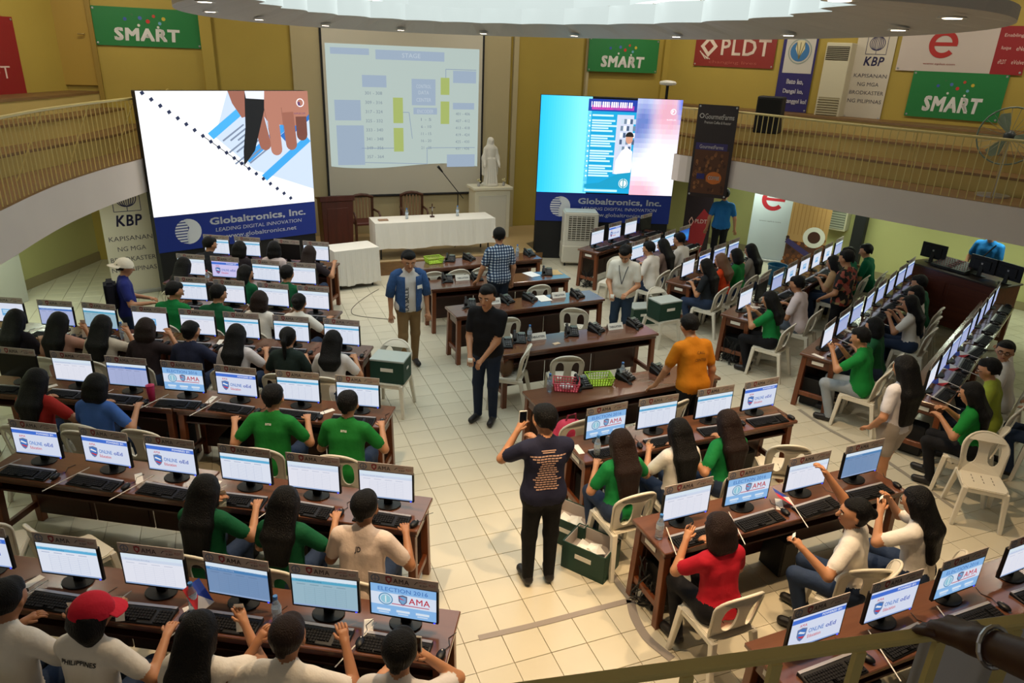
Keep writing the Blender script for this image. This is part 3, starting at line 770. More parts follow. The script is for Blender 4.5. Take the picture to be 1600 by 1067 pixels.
def to_mesh(name, V, F, mats, mi=None, extra=None):
    me = bpy.data.meshes.new(name); nv, nf = len(V), len(F)
    vs = [V]; me.vertices.add(nv); me.vertices.foreach_set('co', V.astype(np.float32).ravel())
    me.loops.add(nf*4); me.loops.foreach_set('vertex_index', F.astype(np.int32).ravel())
    me.polygons.add(nf); me.polygons.foreach_set('loop_start', np.arange(nf, dtype=np.int32)*4)
    for m in mats: me.materials.append(m)
    if mi is not None: me.polygons.foreach_set('material_index', mi.astype(np.int32))
    me.polygons.foreach_set('use_smooth', np.ones(nf, bool)); me.update(calc_edges=True)
    if extra is not None and extra.v:
        bm = bmesh.new(); bm.from_mesh(me); off = [bm.verts.new(v) for v in extra.v]; bm.verts.ensure_lookup_table()
        for f, m in zip(extra.f, extra.m):
            try: q = bm.faces.new([off[i] for i in f]); q.material_index = m; q.smooth = True
            except ValueError: pass
        bm.to_mesh(me); bm.free()
    return me
def rotx(v, a, o=(0, 0, 0)):
    c, s = math.cos(a), math.sin(a); x, y, z = v[0]-o[0], v[1]-o[1], v[2]-o[2]; return np.array([x+o[0], y*c-z*s+o[1], y*s+z*c+o[2]])
def rotz(v, a, o=(0, 0, 0)):
    c, s = math.cos(a), math.sin(a); x, y = v[0]-o[0], v[1]-o[1]; return np.array([x*c-y*s+o[0], x*s+y*c+o[1], v[2]])
SKIN = [mat((186, 132, 96), .5, key='skin', bump=(60, .03)), mat((164, 112, 78), .5, key='skin', bump=(60, .03)), mat((206, 154, 118), .5, key='skin', bump=(60, .03)), mat((74, 44, 30), .45, key='skin', bump=(60, .03))]
HAIRM = {'black': mat((11, 9, 9), .5, key='hair', bump=(26, .7, (6, 6, .8)), spec=.22), 'brown': mat((34, 19, 14), .5, key='hair', bump=(26, .7, (6, 6, .8)), spec=.25), 'tan': mat((104, 66, 38), .45, key='hair', bump=(26, .5, (6, 6, .8)))}
def cloth(rgb, key='cloth'): return mat(rgb, .8, key=key, bump=(11, .55), spec=.2)
M_eye = mat((235, 232, 226), .3, key='eye'); M_lip = mat((150, 84, 72), .5, key='lip'); M_shoe = mat((26, 24, 26), .5, key='shoe')
JEANS = (44, 58, 84); DARK = (24, 24, 28)
SHORTS = (168, 158, 148)

def solve_arm(sh, hand, l1, l2, out):
    d = hand-sh; L = np.linalg.norm(d)
    if L > (l1+l2)*.985: hand = sh+d/L*(l1+l2)*.985; d = hand-sh; L = np.linalg.norm(d)
    a = (l1*l1-l2*l2+L*L)/(2*L); hgt = math.sqrt(max(l1*l1-a*a, 1e-6)); pole = np.array(out, float); pole -= d*(pole@d)/(L*L); pole /= np.linalg.norm(pole)
    return sh+d/L*a+pole*hgt, hand
def person(label, xy, rz, shirt, hair='short', sit=True, hgt=1.66, sex='m', lean=.12, hands=None, skin=0, pants=JEANS, turn=0.0, nod=.25, hcol='black', long_sleeve=False, cap=None, fine=False, shorts=False, shoes=None, z0=0.0, sling=None, glasses=False, hair_len=None, twist=0.0, shirt_mat=None, stride=.0, group=None, hres=None):
    s = hgt/1.66; fem = sex == 'f'; h = hres or (.0135 if fine else .018)
    m_skin = SKIN[skin]; m_sh = shirt_mat or cloth(shirt); m_pa = cloth(pants)
    mats = [m_skin, m_sh, m_pa, cloth(shoes) if shoes else M_shoe, M_eye, M_lip, HAIRM[hcol]]
    sw = (.150 if fem else .172)*s; hw = (.088 if fem else .08)*s
    if sit: pel = np.array([0, 0, .545])
    else: pel = np.array([0, 0, .93*s])
    def T(x, y, z):            # torso frame, above the pelvis
        v = np.array([x*s, y*s, z*s]); v = rotz(v, twist*z/.5); v = rotx(v, -lean); return pel+v
    P = []
    tb = .100 if fem else .112
    chest, waist = T(0, .0, .33), T(0, .01, .12)
    for sx in (-1, 1):
        P.append((T(sx*.068, .0, .33), T(sx*.055, .015, .14), tb*s*.98, tb*s*.90, 1, .05))
        P.append((T(sx*.055, .015, .14), T(sx*.072, .0, -.0), tb*s*.92, tb*s*1.02, 1, .05))
        P.append((pel+np.array([sx*hw, 0, -.0]), pel+np.array([sx*hw, .02 if sit else 0, -.03]), .108*s, .105*s, 2, .05))
    P.append((T(-sw*.72/s, -.005, .425), T(sw*.72/s, -.005, .425), .068*s, .068*s, 1, .05))
    if fem: P += [(T(sx*.06, .075, .30), T(sx*.06, .08, .28), .052*s, .05*s, 1, .05) for sx in (-1, 1)]
    nk, nt = T(0, .0, .46), T(0, .02, .545)
    P.append((nk, nt, .054*s, .05*s, 0, .03))
    P.append((T(-.03, -.005, .465), T(.03, -.005, .465), .058*s, .058*s, 1, .03))
    # head frame
    def H(x, y, z):
        v = np.array([x*s, y*s, z*s]); v = rotx(v, -nod); v = rotz(v, turn); return nt+np.array([0, 0, .0])+v
    P += [(H(0, -.012, .125), H(0, .022, .10), .090*s, .085*s, 0, .03), (H(0, .03, .07), H(0, .048, .018), .066*s, .044*s, 0, .04),
          (H(0, .112, .078), H(0, .122, .052), .010*s, .016*s, 0, .012), (H(-.088, .005, .085), H(-.090, .0, .062), .017*s, .012*s, 0, .008), (H(.088, .005, .085), H(.090, .0, .062), .017*s, .012*s, 0, .008)]
    # legs
    for sx in (-1, 1):
        hip = pel+np.array([sx*hw, 0, -.02])
        if sit: kn = np.array([sx*.12*s, .41*s, .50]); an = np.array([sx*.13*s, (.36 if sx > 0 else .28)*s, .09]); toe = an+np.array([sx*.02, .15*s, -.045])
        else:
            fy = stride*sx; kn = np.array([sx*.095*s, fy*.5+.02, .49*s]); an = np.array([sx*.095*s, fy, .09]); toe = an+np.array([sx*.025, .15*s, -.045])
        mt = 2
        if shorts:
            mid_ = hip+(kn-hip)*.55; P.append((hip, mid_, .098*s, .088*s, 2, .04)); P.append((mid_, kn, .072*s, .056*s, 0, .01)); P.append((kn, an, .055*s, .036*s, 0, .03))
        else:
            P.append((hip, kn, .092*s, .066*s, 2, .04)); P.append((kn, an, .066*s, .05*s, 2, .03))
        P.append((an+np.array([0, -.03, -.035]), toe, .043, .038, 3, .012))
    # arms
    hands = hands or ((-.16, .43, .80), (.16, .43, .80))
    l1, l2 = .285*s, .255*s; ends = []
    for sx, hd in zip((-1, 1), hands):
        sh = T(sx*sw/s, -.005, .415); hd = np.array(hd, float)
        el_, hd = solve_arm(sh, hd, l1, l2, (sx*.55, -.5, -.75))
        sl = el_ if long_sleeve else sh+(el_-sh)*.62
        P.append((sh, el_, .047*s, .039*s, 0, .012)); P.append((sh, sl, .066*s, (.054 if long_sleeve else .060)*s, 1, .03))
        if long_sleeve: w2 = el_+(hd-el_)*.8; P.append((el_, w2, .054*s, .042*s, 1, .02))
        P.append((el_, hd, .041*s, .026*s, 0, .02))
        fd = (hd-el_)/np.linalg.norm(hd-el_)
        fl = np.array([fd[0], fd[1], fd[2]*.35 if hd[2] < .9 else fd[2]]); fl /= np.linalg.norm(fl)
        side = np.cross(fl, (0, 0, 1.0)); side = side/(np.linalg.norm(side)+1e-9)
        pe = hd+fl*.07*s
        for q in (-.017, .017): P.append((hd+fl*.015+side*q*.7, pe+side*q, .019*s, .018*s, 0, .015))
        ends.append((hd, pe, fl, side, sx))
    V, F = nets(P, h)
    C = V[F].mean(1)
    dd = np.stack([rcone(C, p[0], p[1], p[2], p[3])-(.004 if p[4] == 1 else 0) for p in P], 1)
    mi = np.array([p[4] for p in P])[dd.argmin(1)]
    X = MB()
    for hd, pe, fl, side, sx in ends:
        dn = np.cross(side, fl); dn = dn if dn[2] < 0 else -dn
        for k, (q, L_) in enumerate(((-.027, .058), (-.009, .07), (.009, .074), (.027, .066))):
            q = q*sx*-1; a = pe+side*q*s; d1 = fl*.96+dn*.25+side*q*2; d2 = fl*.75+dn*.66; d3 = fl*.4+dn*.9
            p1 = a+d1*L_*.45*s; p2 = p1+d2*L_*.33*s; p3 = p2+d3*L_*.28*s
            X.tube([a-fl*.012, p1, p2, p3], [.0098*s, .0092*s, .0085*s, .0062*s], 6, 0)
        ts = side*(-sx); a = hd+fl*.03*s+ts*.022*s; p1 = a+(ts*.7+fl*.6)*.032*s; p2 = p1+(ts*.25+fl*.9+dn*.3)*.03*s
        X.tube([a-ts*.01, a, p1, p2], [.011*s, .0115*s, .0105*s, .0075*s], 6, 0)
    for sx in (-1, 1):
        c = H(sx*.034, .0985, .085); X.ball(c, (.0125*s, .0105*s, .0068*s), 8, 4); c2 = H(sx*.034, .1065, .085); X.ball(c2, .0058*s, 8, 6)
        X.tube([H(sx*.015, .112, .106), H(sx*.036, .112, .112), H(sx*.055, .098, .106)], .0045*s, 5, 6)
    X.tube([H(-.024, .088, .022), H(0, .097, .021), H(.024, .088, .022)], [.004*s, .007*s, .004*s], 6, 5)
    me = to_mesh('person', V, F, mats, mi, X)
    root = tag(obj('person', me, None, (xy[0], xy[1], z0), rz), label, 'person', group)
    # hair
    Q = [(H(0, -.02, .135), H(0, .012, .13), .098*s, .09*s, 0, .03), (H(0, -.035, .10), H(0, -.04, .06), .088*s, .07*s, 0, .03)]
    back = T(0, -tb-.03, .30)
    if hair == 'short': Q.append((H(0, .05, .165), H(0, .06, .15), .05*s, .04*s, 0, .03)); 
    if hair in ('long', 'bob'):
        L_ = hair_len or (.42 if hair == 'long' else .17)
        for sx in (-1, 0, 1):
            a = H(sx*.06, -.055, .08); e = a+np.array([0, -.02*s, 0])-np.array([0, 0, L_*.5]); e = e if hair == 'bob' else np.array([sx*.075*s, 0, 0])+T(0, -tb-.015, .40)
            P_end = (e-np.array([0, 0, .06])) if hair == 'bob' else np.array([sx*.055*s, 0, 0])+T(0, -tb-.012, .40-(L_-.2))
            Q.append((a, e, .058*s, .055*s, 0, .04)); Q.append((e, P_end, .055*s, .036*s, 0, .04))
        for sx in (-1, 1): Q.append((H(sx*.078, .01, .11), H(sx*.078, -.01, -.01), .032*s, .034*s, 0, .03))
    if hair == 'tail':
        a = H(0, -.10, .12); e = a+np.array([0, -.06*s, -.05*s]); Q += [(a, e, .034*s, .03*s, 0, .02), (e, e+np.array([0, -.0, -.22*s]), .032*s, .018*s, 0, .02)]
    if hair == 'bun': a = H(0, -.11, .12); Q.append((a, a+np.array([0, -.01, 0]), .045*s, .045*s, 0, .015))
    o_h = H(0, 0, .1); fwd = H(0, 1, .1)-o_h; fwd /= np.linalg.norm(fwd); upv = H(0, 0, 1.1)-o_h; upv /= np.linalg.norm(upv)
    lat = np.cross(fwd, upv)
    def face_cut(Xg):
        r = Xg-o_h.astype(np.float32); f_ = r@fwd.astype(np.float32); u_ = r@upv.astype(np.float32); l_ = np.abs(r@lat.astype(np.float32))
        top_ = .047*s if hair == 'short' else .05*s
        side_l = .2 if hair in ('short', 'tail', 'bun') else .072*s
        d1 = np.minimum(f_-.022*s, np.minimum(top_-u_, side_l-l_))
        if hair in ('short',): d2 = np.minimum(.0*s+(-.045*s)-u_, f_+.2); d1 = np.maximum(d1, np.minimum(-.055*s-u_, f_+.09*s))
        return d1
    cut_ = face_cut if not cap else (lambda Xg: np.maximum(face_cut(Xg), ((Xg-o_h.astype(np.float32))@upv.astype(np.float32))-.03*s))
    hv, hf = nets(Q, h*.9, cut_)
    hm = obj('hair', to_mesh('hair', hv, hf, [HAIRM[hcol]]), root)
    if cap:
        cv = MB(); pr = []
        for k in range(7):
            a = math.pi/2*k/6; pr.append((.118*s*math.cos(a), .065*s+.125*s*math.sin(a)))
        rings = []; nn = 20
        vs = [H(r*math.cos(2*math.pi*j/nn)/s, -.008+r*math.sin(2*math.pi*j/nn)/s*1.08, (z+.035*s)/s) for r, z in pr for j in range(nn)]
        fs = [(i*nn+j, i*nn+(j+1) % nn, (i+1)*nn+(j+1) % nn, (i+1)*nn+j) for i in range(6) for j in range(nn)]
        cv.add(vs, fs)
        co = obj('cap', cv.mesh('cap', cloth(cap[0]), smooth=True), root)
        bd = cap[1]; br = MB(); vs = []
        for j in range(11):
            a = math.pi*(.12+.76*j/10); ca, sa = math.cos(a), math.sin(a)
            for r, dz in ((.114, .112), (.2, .09)): vs.append(H(r*ca*(1 if r < .12 else .72), bd*(r*sa*1.04)-.008, dz))
        vs2 = [v+np.array([0, 0, .006]) for v in vs]; fs = [(2*i, 2*i+1, 2*i+3, 2*i+2) for i in range(10)]
        br.add(vs, [f[::-1] for f in fs]); br.add(vs2, fs); obj('brim', br.mesh('brim', cloth(cap[2] if len(cap) > 2 else cap[0])), co)
    if glasses:
        g = MB()
        for sx in (-1, 1):
            g.tube([H(sx*.036+.024*math.cos(a), .122, .085+.018*math.sin(a)) for a in [2*math.pi*k/12 for k in range(13)]], .0028, 5)
            g.tube([H(sx*.06, .118, .088), H(sx*.088, .01, .09)], .0028, 5)
        g.tube([H(-.012, .124, .088), H(.012, .124, .088)], .0028, 5); obj('glasses', g.mesh('glasses', M_black), root)
    root['_h'] = 0
    del root['_h']
    info = {'root': root, 'ends': ends, 'H': H, 'T': T, 'V': V, 'F': F, 'hc': H(0, 0, .11), 'tb': tb*s}
    return info
def to_world(info, v):
    o = info['root']; c, s_ = math.cos(o.rotation_euler.z), math.sin(o.rotation_euler.z)
    return np.array([v[0]*c-v[1]*s_+o.location.x, v[0]*s_+v[1]*c+o.location.y, v[2]+o.location.z])
from mathutils.bvhtree import BVHTree
def back_print(info, name, draw, z_mid, front=False, lab=None):
    "lettering printed on a shirt: follows the cloth"
    p = Panel(0); draw(p); bvh = BVHTree.FromPolygons([Vector(v) for v in info['V'].astype(float)], [tuple(int(i) for i in f) for f in info['F']])
    sg = 1 if front else -1; vs = []
    for v in p.mb.v:
        x = -v[0] if front else v[0]; c = info['T'](x, sg*.5, z_mid+v[2]); d = info['T'](x, 0, z_mid+v[2])-c; dv = Vector(d).normalized()
        hit = bvh.ray_cast(Vector(c), dv)
        q = hit[0]-dv*.004 if hit[0] is not None else Vector(info['T'](x, sg*.12, z_mid+v[2])); vs.append(tuple(q))
    p.mb.v = vs; o = obj(name, p.mb.mesh(name, p.mats), info['root'])
    if lab: o['label'] = lab
    return o
# ================================================================== WHO SITS AND STANDS WHERE
GREEN = (22, 122, 62); DGREEN = (16, 84, 52); WHITE = (226, 220, 212); GREY = (176, 170, 164)
def put_head(info, px):
    "move a figure so that its head lies on the line of sight through a pixel, at its own height"
    o = info['root']; hc = info['hc']; c, s_ = math.cos(o.rotation_euler.z), math.sin(o.rotation_euler.z)
    g = G(px[0], px[1], hc[2]+o.location.z); o.location.x = g[0]-(hc[0]*c-hc[1]*s_); o.location.y = g[1]-(hc[0]*s_+hc[1]*c)
PEOPLE = {}; SEATS = []
def sitter(row, px, sex, hair, shirt, label, tt=None, chair_lab=None, dr=0.0, **kw):
    R = ROWS[row]; rz = R.a+dr
    kw.setdefault('hgt', 1.58 if sex == 'f' else 1.67); kw.setdefault('lean', .2)
    kw.setdefault('hands', ((-.15, .27, .835), (.15, .27, .835)))
    info = person(label, (0, 0), rz, shirt, hair, True, sex=sex, **kw); put_head(info, px)
    o = info['root']; sv, t = R.st((o.location.x, o.location.y)); t = tt if tt is not None else min(max(t, .50), .74)
    SEATS.append([row, sv, t, info, label, rz]); p = R.P(sv, t); o.location.x, o.location.y = p
    PEOPLE[label] = info; return info
def stander(px, rz, sex, hair, shirt, label, foot=None, **kw):
    kw.setdefault('hgt', 1.60 if sex == 'f' else 1.69); kw.setdefault('lean', .03)
    info = person(label, (0, 0), rz, shirt, hair, False, sex=sex, **kw)
    if foot is not None:
        g = G(*foot, kw.get('z0', 0)+.0); info['root'].location.x, info['root'].location.y = g[0], g[1]
    else: put_head(info, px)
    PEOPLE[label] = info; return info
UPL = ((-.15, .27, .835), (.17, .33, .98)); UPB = ((-.12, .34, .98), (.13, .36, 1.0))
# --- rows by the pen screen
sitter('L1', (-42, 985), 'm', 'short', WHITE, 'person in white tee beside the red cap', hands=((-.1, .3, .84), (.22, .33, .88)), fine=True, skin=1)
rc = sitter('L1', (140, 952), 'f', 'bob', WHITE, 'person in white tee and red cap', hands=((-.08, .36, .93), (.30, .34, .84)), fine=True, cap=((196, 34, 56), 1), turn=-.45, hair_len=.12, hgt=1.63)
back_print(rc, 'shirt_print', lambda p: p.text('PHILIPPINES', -.12, 0, .22, .028, mat((40, 38, 44), .8, key='print'), bold=.02), .36)
sitter('L1', (308, 1008), 'f', 'long', WHITE, 'person in white top holding a paper slip up', hands=((-.14, .27, .84), (.14, .38, .99)), fine=True)
sitter('L1', (424, 1010), 'm', 'short', WHITE, 'person in white collared shirt with both arms raised', hands=((-.28, .30, .93), (.24, .38, .94)), fine=True, skin=1, hcol='brown')
sitter('L1', (622, 1025), 'm', 'short', (214, 208, 206), 'person in pale shirt with a phone held up', hands=((-.16, .27, .84), (.13, .26, 1.04)), fine=True)
sitter('L2', (322, 762), 'f', 'long', DGREEN, 'person in dark green tee with waist length hair', hands=((-.1, .34, .88), (.26, .36, .86)), fine=True, hair_len=.52)
sitter('L2', (434, 797), 'f', 'long', DGREEN, 'person in bottle green tee with straight black hair', hands=((-.12, .3, .84), (.28, .36, .86)), fine=True, hair_len=.40)
p8 = sitter('L2', (562, 803), 'm', 'short', (218, 200, 190), 'person in off white tee with bare forearms', hands=((-.14, .28, .84), (.25, .33, .85)), fine=True, skin=1)
back_print(p8, 'shirt_print', lambda p: (p.text('JD', -.022, 0, .044, .05, mat((60, 56, 60), .8, key='print'), bold=.03)), .34)
sitter('L3', (30, 608), 'f', 'long', (176, 46, 40), 'person in tomato red tee reaching over the desk', hands=((-.12, .3, .84), (.36, .34, .84)), hair_len=.34, fine=True)
sitter('L3', (147, 603), 'f', 'bob', (66, 104, 176), 'person in bright blue tee with bobbed hair', hands=((-.12, .3, .84), (.26, .30, .84)), fine=True, hair_len=.16)
for px, lab, hd in (((413, 633), 'person in green tee stretching an arm along the desk', ((-.42, .16, .86), (.24, .34, .85))), ((532, 645), 'person in green tee at the aisle end desk seat', ((-.14, .28, .84), (.26, .34, .85)))):
    q = sitter('L3', px, 'm', 'short', (28, 118, 48), lab, hands=hd, fine=True)
    back_print(q, 'shirt_print', lambda p: p.text('ama', -.03, 0, .06, .02, mat((225, 228, 220), .8, key='print'), bold=.02), .40)
sitter('L4', (4, 532), 'f', 'long', (40, 36, 44), 'person in black top half hidden by a neighbour')
sitter('L4', (34, 530), 'f', 'long', (196, 150, 132), 'person in peach flowered top with long dark hair', hands=UPL)
sitter('L4', (102, 524), 'f', 'long', (206, 194, 176), 'person in cream knit top with long dark hair', hands=UPL, hair_len=.36)
sitter('L4', (174, 540), 'f', 'bob', (44, 34, 36), 'person in dark top with brown bobbed hair', hcol='brown', hands=UPL)
q = sitter('L4', (261, 533), 'f', 'bun', (36, 40, 62), 'person in navy top with a flower in the hair', hands=((-.14, .28, .84), (.34, .34, .86)), turn=-.3)
obj('hair_flower', MB().ball(tuple(q['H'](-.07, -.06, .13)), .022, 8).mesh('hair_flower', mat((206, 170, 40), .6)), q['root'])
sitter('L4', (357, 531), 'f', 'long', (214, 204, 204), 'person in pale tee with wavy brown black hair', hands=((-.14, .28, .84), (.24, .34, .86)), hair_len=.38)
sitter('L4', (432, 545), 'f', 'tail', (34, 46, 42), 'person in black green top with gathered hair')
sitter('L4', (504, 548), 'f', 'long', (214, 208, 206), 'person in light grey tee with loose black hair', hair_len=.28, hands=((-.14, .3, .84), (.2, .3, .86)))
sitter('L5', (252, 464), 'm', 'short', GREEN, 'person in green tee beside the standing white cap', turn=-.7)
sitter('L5', (334, 462), 'm', 'short', DGREEN, 'person in forest green tee with cropped black hair', turn=-.5)
sitter('L5', (397, 474), 'f', 'bob', WHITE, 'person in white top with dark reddish brown hair', hcol='brown')
sitter('L5', (461, 476), 'f', 'bun', WHITE, 'person in white top with hair tied in a red band', hands=((-.14, .28, .84), (.32, .34, .86)))
sitter('L6', (264, 424), 'f', 'long', (58, 40, 42), 'person in maroon black top at the wall end', tt=.6)
sitter('L6', (333, 384), 'm', 'short', (30, 34, 40), 'person in black shirt behind the purple screen', tt=.6) if False else None
sitter('L6', (376, 430), 'f', 'bob', DGREEN, 'person in green top looking sideways in the second row', turn=-.8)
sitter('L6', (443, 430), 'm', 'short', DGREEN, 'person in green tee seen between two second row monitors')
sitter('L7', (330, 386), 'm', 'short', (36, 38, 44), 'person in charcoal tee in front of the blue logo banner', turn=-.6)
sitter('L7', (368, 390), 'f', 'bob', (40, 34, 40), 'person in black top below the blue logo banner')
sitter('L7', (417, 386), 'f', 'bob', (206, 190, 190), 'person in blush top beside the switched off monitor', turn=.4)
sitter('L7', (478, 398), 'f', 'long', (44, 36, 40), 'person with brown black hair at the row end', hcol='brown', hands=((-.14, .28, .84), (.34, .30, .92)))
# --- middle rows
sitter('C1', (985, 703), 'f', 'long', GREEN, 'person in emerald tee with long reddish brown hair', hcol='brown', fine=True, hair_len=.46, hands=((-.14, .28, .84), (.24, .34, .86)))
sitter('C1', (1081, 688), 'f', 'long', WHITE, 'person in cream tee with thick black hair', fine=True, hair_len=.44, hands=((-.16, .33, .86), (.16, .30, .85)))
sitter('C1', (1180, 688), 'f', 'long', GREEN, 'person in green tee with long straight dark hair', hcol='brown', fine=True, hair_len=.40, hands=((-.34, .2, .84), (.14, .3, .85)))
sitter('C2', (1123, 822), 'f', 'bob', (176, 26, 44), 'person in crimson blouse holding a slip', hcol='brown', fine=True, hair_len=.2, hands=((-.12, .33, .93), (.14, .3, .85)), pants=DARK)
g1 = sitter('C2', (1366, 820), 'f', 'bun', WHITE, 'person in white tee with one arm pointing up', fine=True, tt=.86, dr=.5, turn=.5, nod=-.1, hands=((-.36, .34, .92), (.06, .40, 1.38)), hgt=1.62)
sitter('C2', (1448, 790), 'f', 'long', WHITE, 'person in white blouse with glossy black hair', fine=True, tt=.92, dr=.35, hair_len=.44, hands=((-.12, .34, .98), (.1, .36, 1.0)))
# --- rows by the poster screen
sitter('R0', (1518, 612), 'f', 'long', (26, 128, 52), 'person in grass green tee typing at the row end', fine=True, hair_len=.36, hands=((-.16, .33, .84), (.12, .33, .84)), pants=DARK, tt=.62)
sitter('R0', (1567, 580), 'm', 'short', (150, 164, 60), 'person in lime polo shirt with glasses', fine=True, glasses=True, tt=.66, turn=.15)
sitter('R0', (1556, 543), 'm', 'short', WHITE, 'smiling person in white shirt with glasses', fine=True, glasses=True, turn=1.6, nod=-.1, tt=.68, hands=((-.3, .2, 1.0), (.2, .2, 1.15)))
sitter('R0', (1600, 590), 'f', 'long', (120, 96, 88), 'person in brown top beside the lime polo shirt', tt=1.25, skin=1)
sitter('R1', (1372, 532), 'm', 'short', (26, 130, 58), 'person in kelly green tee with a card in hand', fine=True, hands=((-.16, .40, .96), (.12, .36, .92)), pants=(150, 158, 166), tt=.62)
sitter('R1', (1382, 512), 'f', 'bob', (28, 84, 52), 'person in dark green tee behind the kelly green tee', tt=.6)
sitter('R1', (1448, 478), 'f', 'long', WHITE, 'person in white tee with wavy hair down the back', hair_len=.42, tt=.72, hands=((-.14, .34, .9), (.1, .34, .9)))
sitter('R1', (1455, 460), 'f', 'bob', (220, 212, 208), 'person in pale blouse turning the head aside', tt=.66, turn=.5)
sitter('R1', (1454, 446), 'm', 'short', DGREEN, 'person in deep green tee next to the control counter', tt=.6)
sitter('R2', (1228, 472), 'f', 'long', (24, 126, 62), 'person in green tee with a wrist watch', fine=True, hair_len=.32, hands=((-.14, .36, .93), (.1, .34, .88)), pants=DARK, tt=.60)
sitter('R2', (1281, 450), 'm', 'short', (226, 210, 212), 'person in pink white tee beside the flowered shirt', hands=((-.14, .32, .8), (.1, .3, .8)), pants=(110, 122, 136), tt=.66)
sitter('R2', (1299, 408), 'f', 'long', (196, 160, 120), 'person in beige top in front of the flowered shirt', tt=.6)
sitter('R2', (1349, 398), 'm', 'short', (16, 108, 76), 'person in teal green tee facing away from the counter', tt=.66)
sitter('R2', (1364, 394), 'm', 'short', (14, 104, 72), 'person in teal green tee closest to the counter', tt=.82)
sitter('R3', (1112, 415), 'f', 'long', (32, 36, 40), 'person in black tee with long hair and jeans', hair_len=.42, tt=.56)
q = sitter('R3', (1137, 404), 'f', 'long', (216, 70, 30), 'person in orange jersey with dyed hair', hcol='tan', hair_len=.3, tt=.58)
back_print(q, 'shirt_print', lambda p: p.text('10', -.05, 0, .1, .12, mat((110, 30, 20), .8, key='print'), bold=.03), .2)
sitter('R3', (1168, 406), 'f', 'bob', (28, 122, 56), 'person in green tee between orange jersey and grey top', tt=.62)
sitter('R3', (1193, 394), 'f', 'long', (150, 142, 132), 'person in grey patterned top with very long hair', hair_len=.4, tt=.66)
sitter('R4b', (1032, 389), 'm', 'short', WHITE, 'person in white tee next to the lanyard wearer', tt=.58)
sitter('R4b', (1057, 388), 'f', 'long', (120, 100, 92), 'person in patterned brown top with red scarf', tt=.56)
sitter('R4b', (1099, 381), 'm', 'short', WHITE, 'person in white tee at the blue desktop monitor', tt=.62)
def settle():
    "neighbours on one bench keep elbow room; each sitter gets a chair"
    for row in ROWS:
        S_ = sorted([q for q in SEATS if q[0] == row], key=lambda q: q[1])
        for _ in range(60):
            for a, b in zip(S_[:-1], S_[1:]):
                if abs(a[2]-b[2]) > .45: continue
                g = .53-(b[1]-a[1])
                if g > 0: a[1] -= g/2; b[1] += g/2
        for row_, sv, t, info, label, rz in S_:
            p = ROWS[row].P(sv, t); info['root'].location.x, info['root'].location.y = p
            chair('white plastic chair under '+label.replace('person in ', 'the ').replace('person with', 'the one with'), (p[0], p[1]-0), rz, 'chairs with sitters')
settle()
# --- standing
dj = stander(None, math.pi+.35, 'm', 'short', (216, 210, 204), 'person in white print tee and open denim shirt', foot=(640, 572), hands=((-.27, .05, .78), (.26, .02, .80)), fine=True, pants=(128, 102, 68), stride=.1, nod=.2, hgt=1.70)
back_print(dj, 'shirt_print', lambda p: p.text('LA SALLE', -.02+.0, -.2, .34, .06, mat((50, 50, 54), .8, key='print'), bold=.02, rot=math.pi/2), .14, front=True)
bp = stander(None, math.pi-.35, 'm', 'short', (24, 23, 26), 'person in black polo shirt and dark jeans', foot=(758, 656), hands=((-.06, .27, .95), (.1, .28, .97)), fine=True, pants=(34, 44, 64), nod=.05, turn=.0, hgt=1.74)
dm = stander(None, .25, 'm', 'short', (36, 38, 60), 'person in navy tee with a printed list on back', foot=(840, 908), hands=((-.18, .26, 1.36), (.02, .30, 1.22)), fine=True, pants=(18, 18, 20), hgt=1.66, nod=.3, turn=.3)
def lines(p):
    ink = mat((206, 168, 150), .8, key='print')
    p.rect(-.06, .30, .12, .008, ink); p.rect(-.05, .285, .10, .008, ink)
    for k, w_ in enumerate((.30, .26, .2, .12, .14, .16, .15, .18, .17, .2, .24, .2, .2, .22, .19)):
        for j in range(int(w_/.03)): p.rect(-w_/2+j*.03, .255-.021*k, .025, .011, ink)
back_print(dm, 'shirt_print', lines, .12, lab='rows of small peach print lines')
ck = stander((780, 367), .45, 'm', 'short', (60, 70, 100), 'person in blue and white checked shirt', hands=((-.30, .18, .84), (.26, .05, .82)), fine=True, pants=(30, 38, 52), hgt=1.70, turn=-.4)
orr = stander((1077, 507), .35, 'm', 'short', (198, 122, 24), 'person in orange tee leaning on the basket table', hands=((-.34, .24, .84), (.25, .02, .82)), fine=True, lean=.28, nod=.5, hgt=1.68, pants=DARK)
back_print(orr, 'shirt_print', lambda p: (p.text('CALL', .0, .06, .09, .03, mat((110, 70, 20), .8, key='print')), p.text('CENTER', -.03, -.02, .14, .03, mat((110, 70, 20), .8, key='print'))), .28)
ly = stander((977, 395), math.pi-.35, 'm', 'short', (222, 218, 206), 'person in white polo shirt wearing a dark lanyard', hands=((-.13, .28, 1.0), (.12, .27, .96)), fine=True, pants=(44, 60, 80), nod=.6, hgt=1.66)
obj('lanyard', MB().tube([tuple(ly['T'](-.07, .1, .44)), tuple(ly['T'](-.05, ly['tb']/1+.03, .36)), tuple(ly['T'](.0, ly['tb']+.03, .16))], .006, 5).tube([tuple(ly['T'](.07, .1, .44)), tuple(ly['T'](.05, ly['tb']+.03, .36)), tuple(ly['T'](.0, ly['tb']+.03, .16))], .006, 5).mesh('lanyard', mat((40, 46, 62), .7)), ly['root'])
fl = stander((1323, 402), math.radians(40), 'm', 'short', (60, 50, 48), 'person in dark flowered shirt standing between rows', hands=((-.2, .2, .95), (.2, .15, .9)), pants=DARK, hgt=1.68, fine=True)
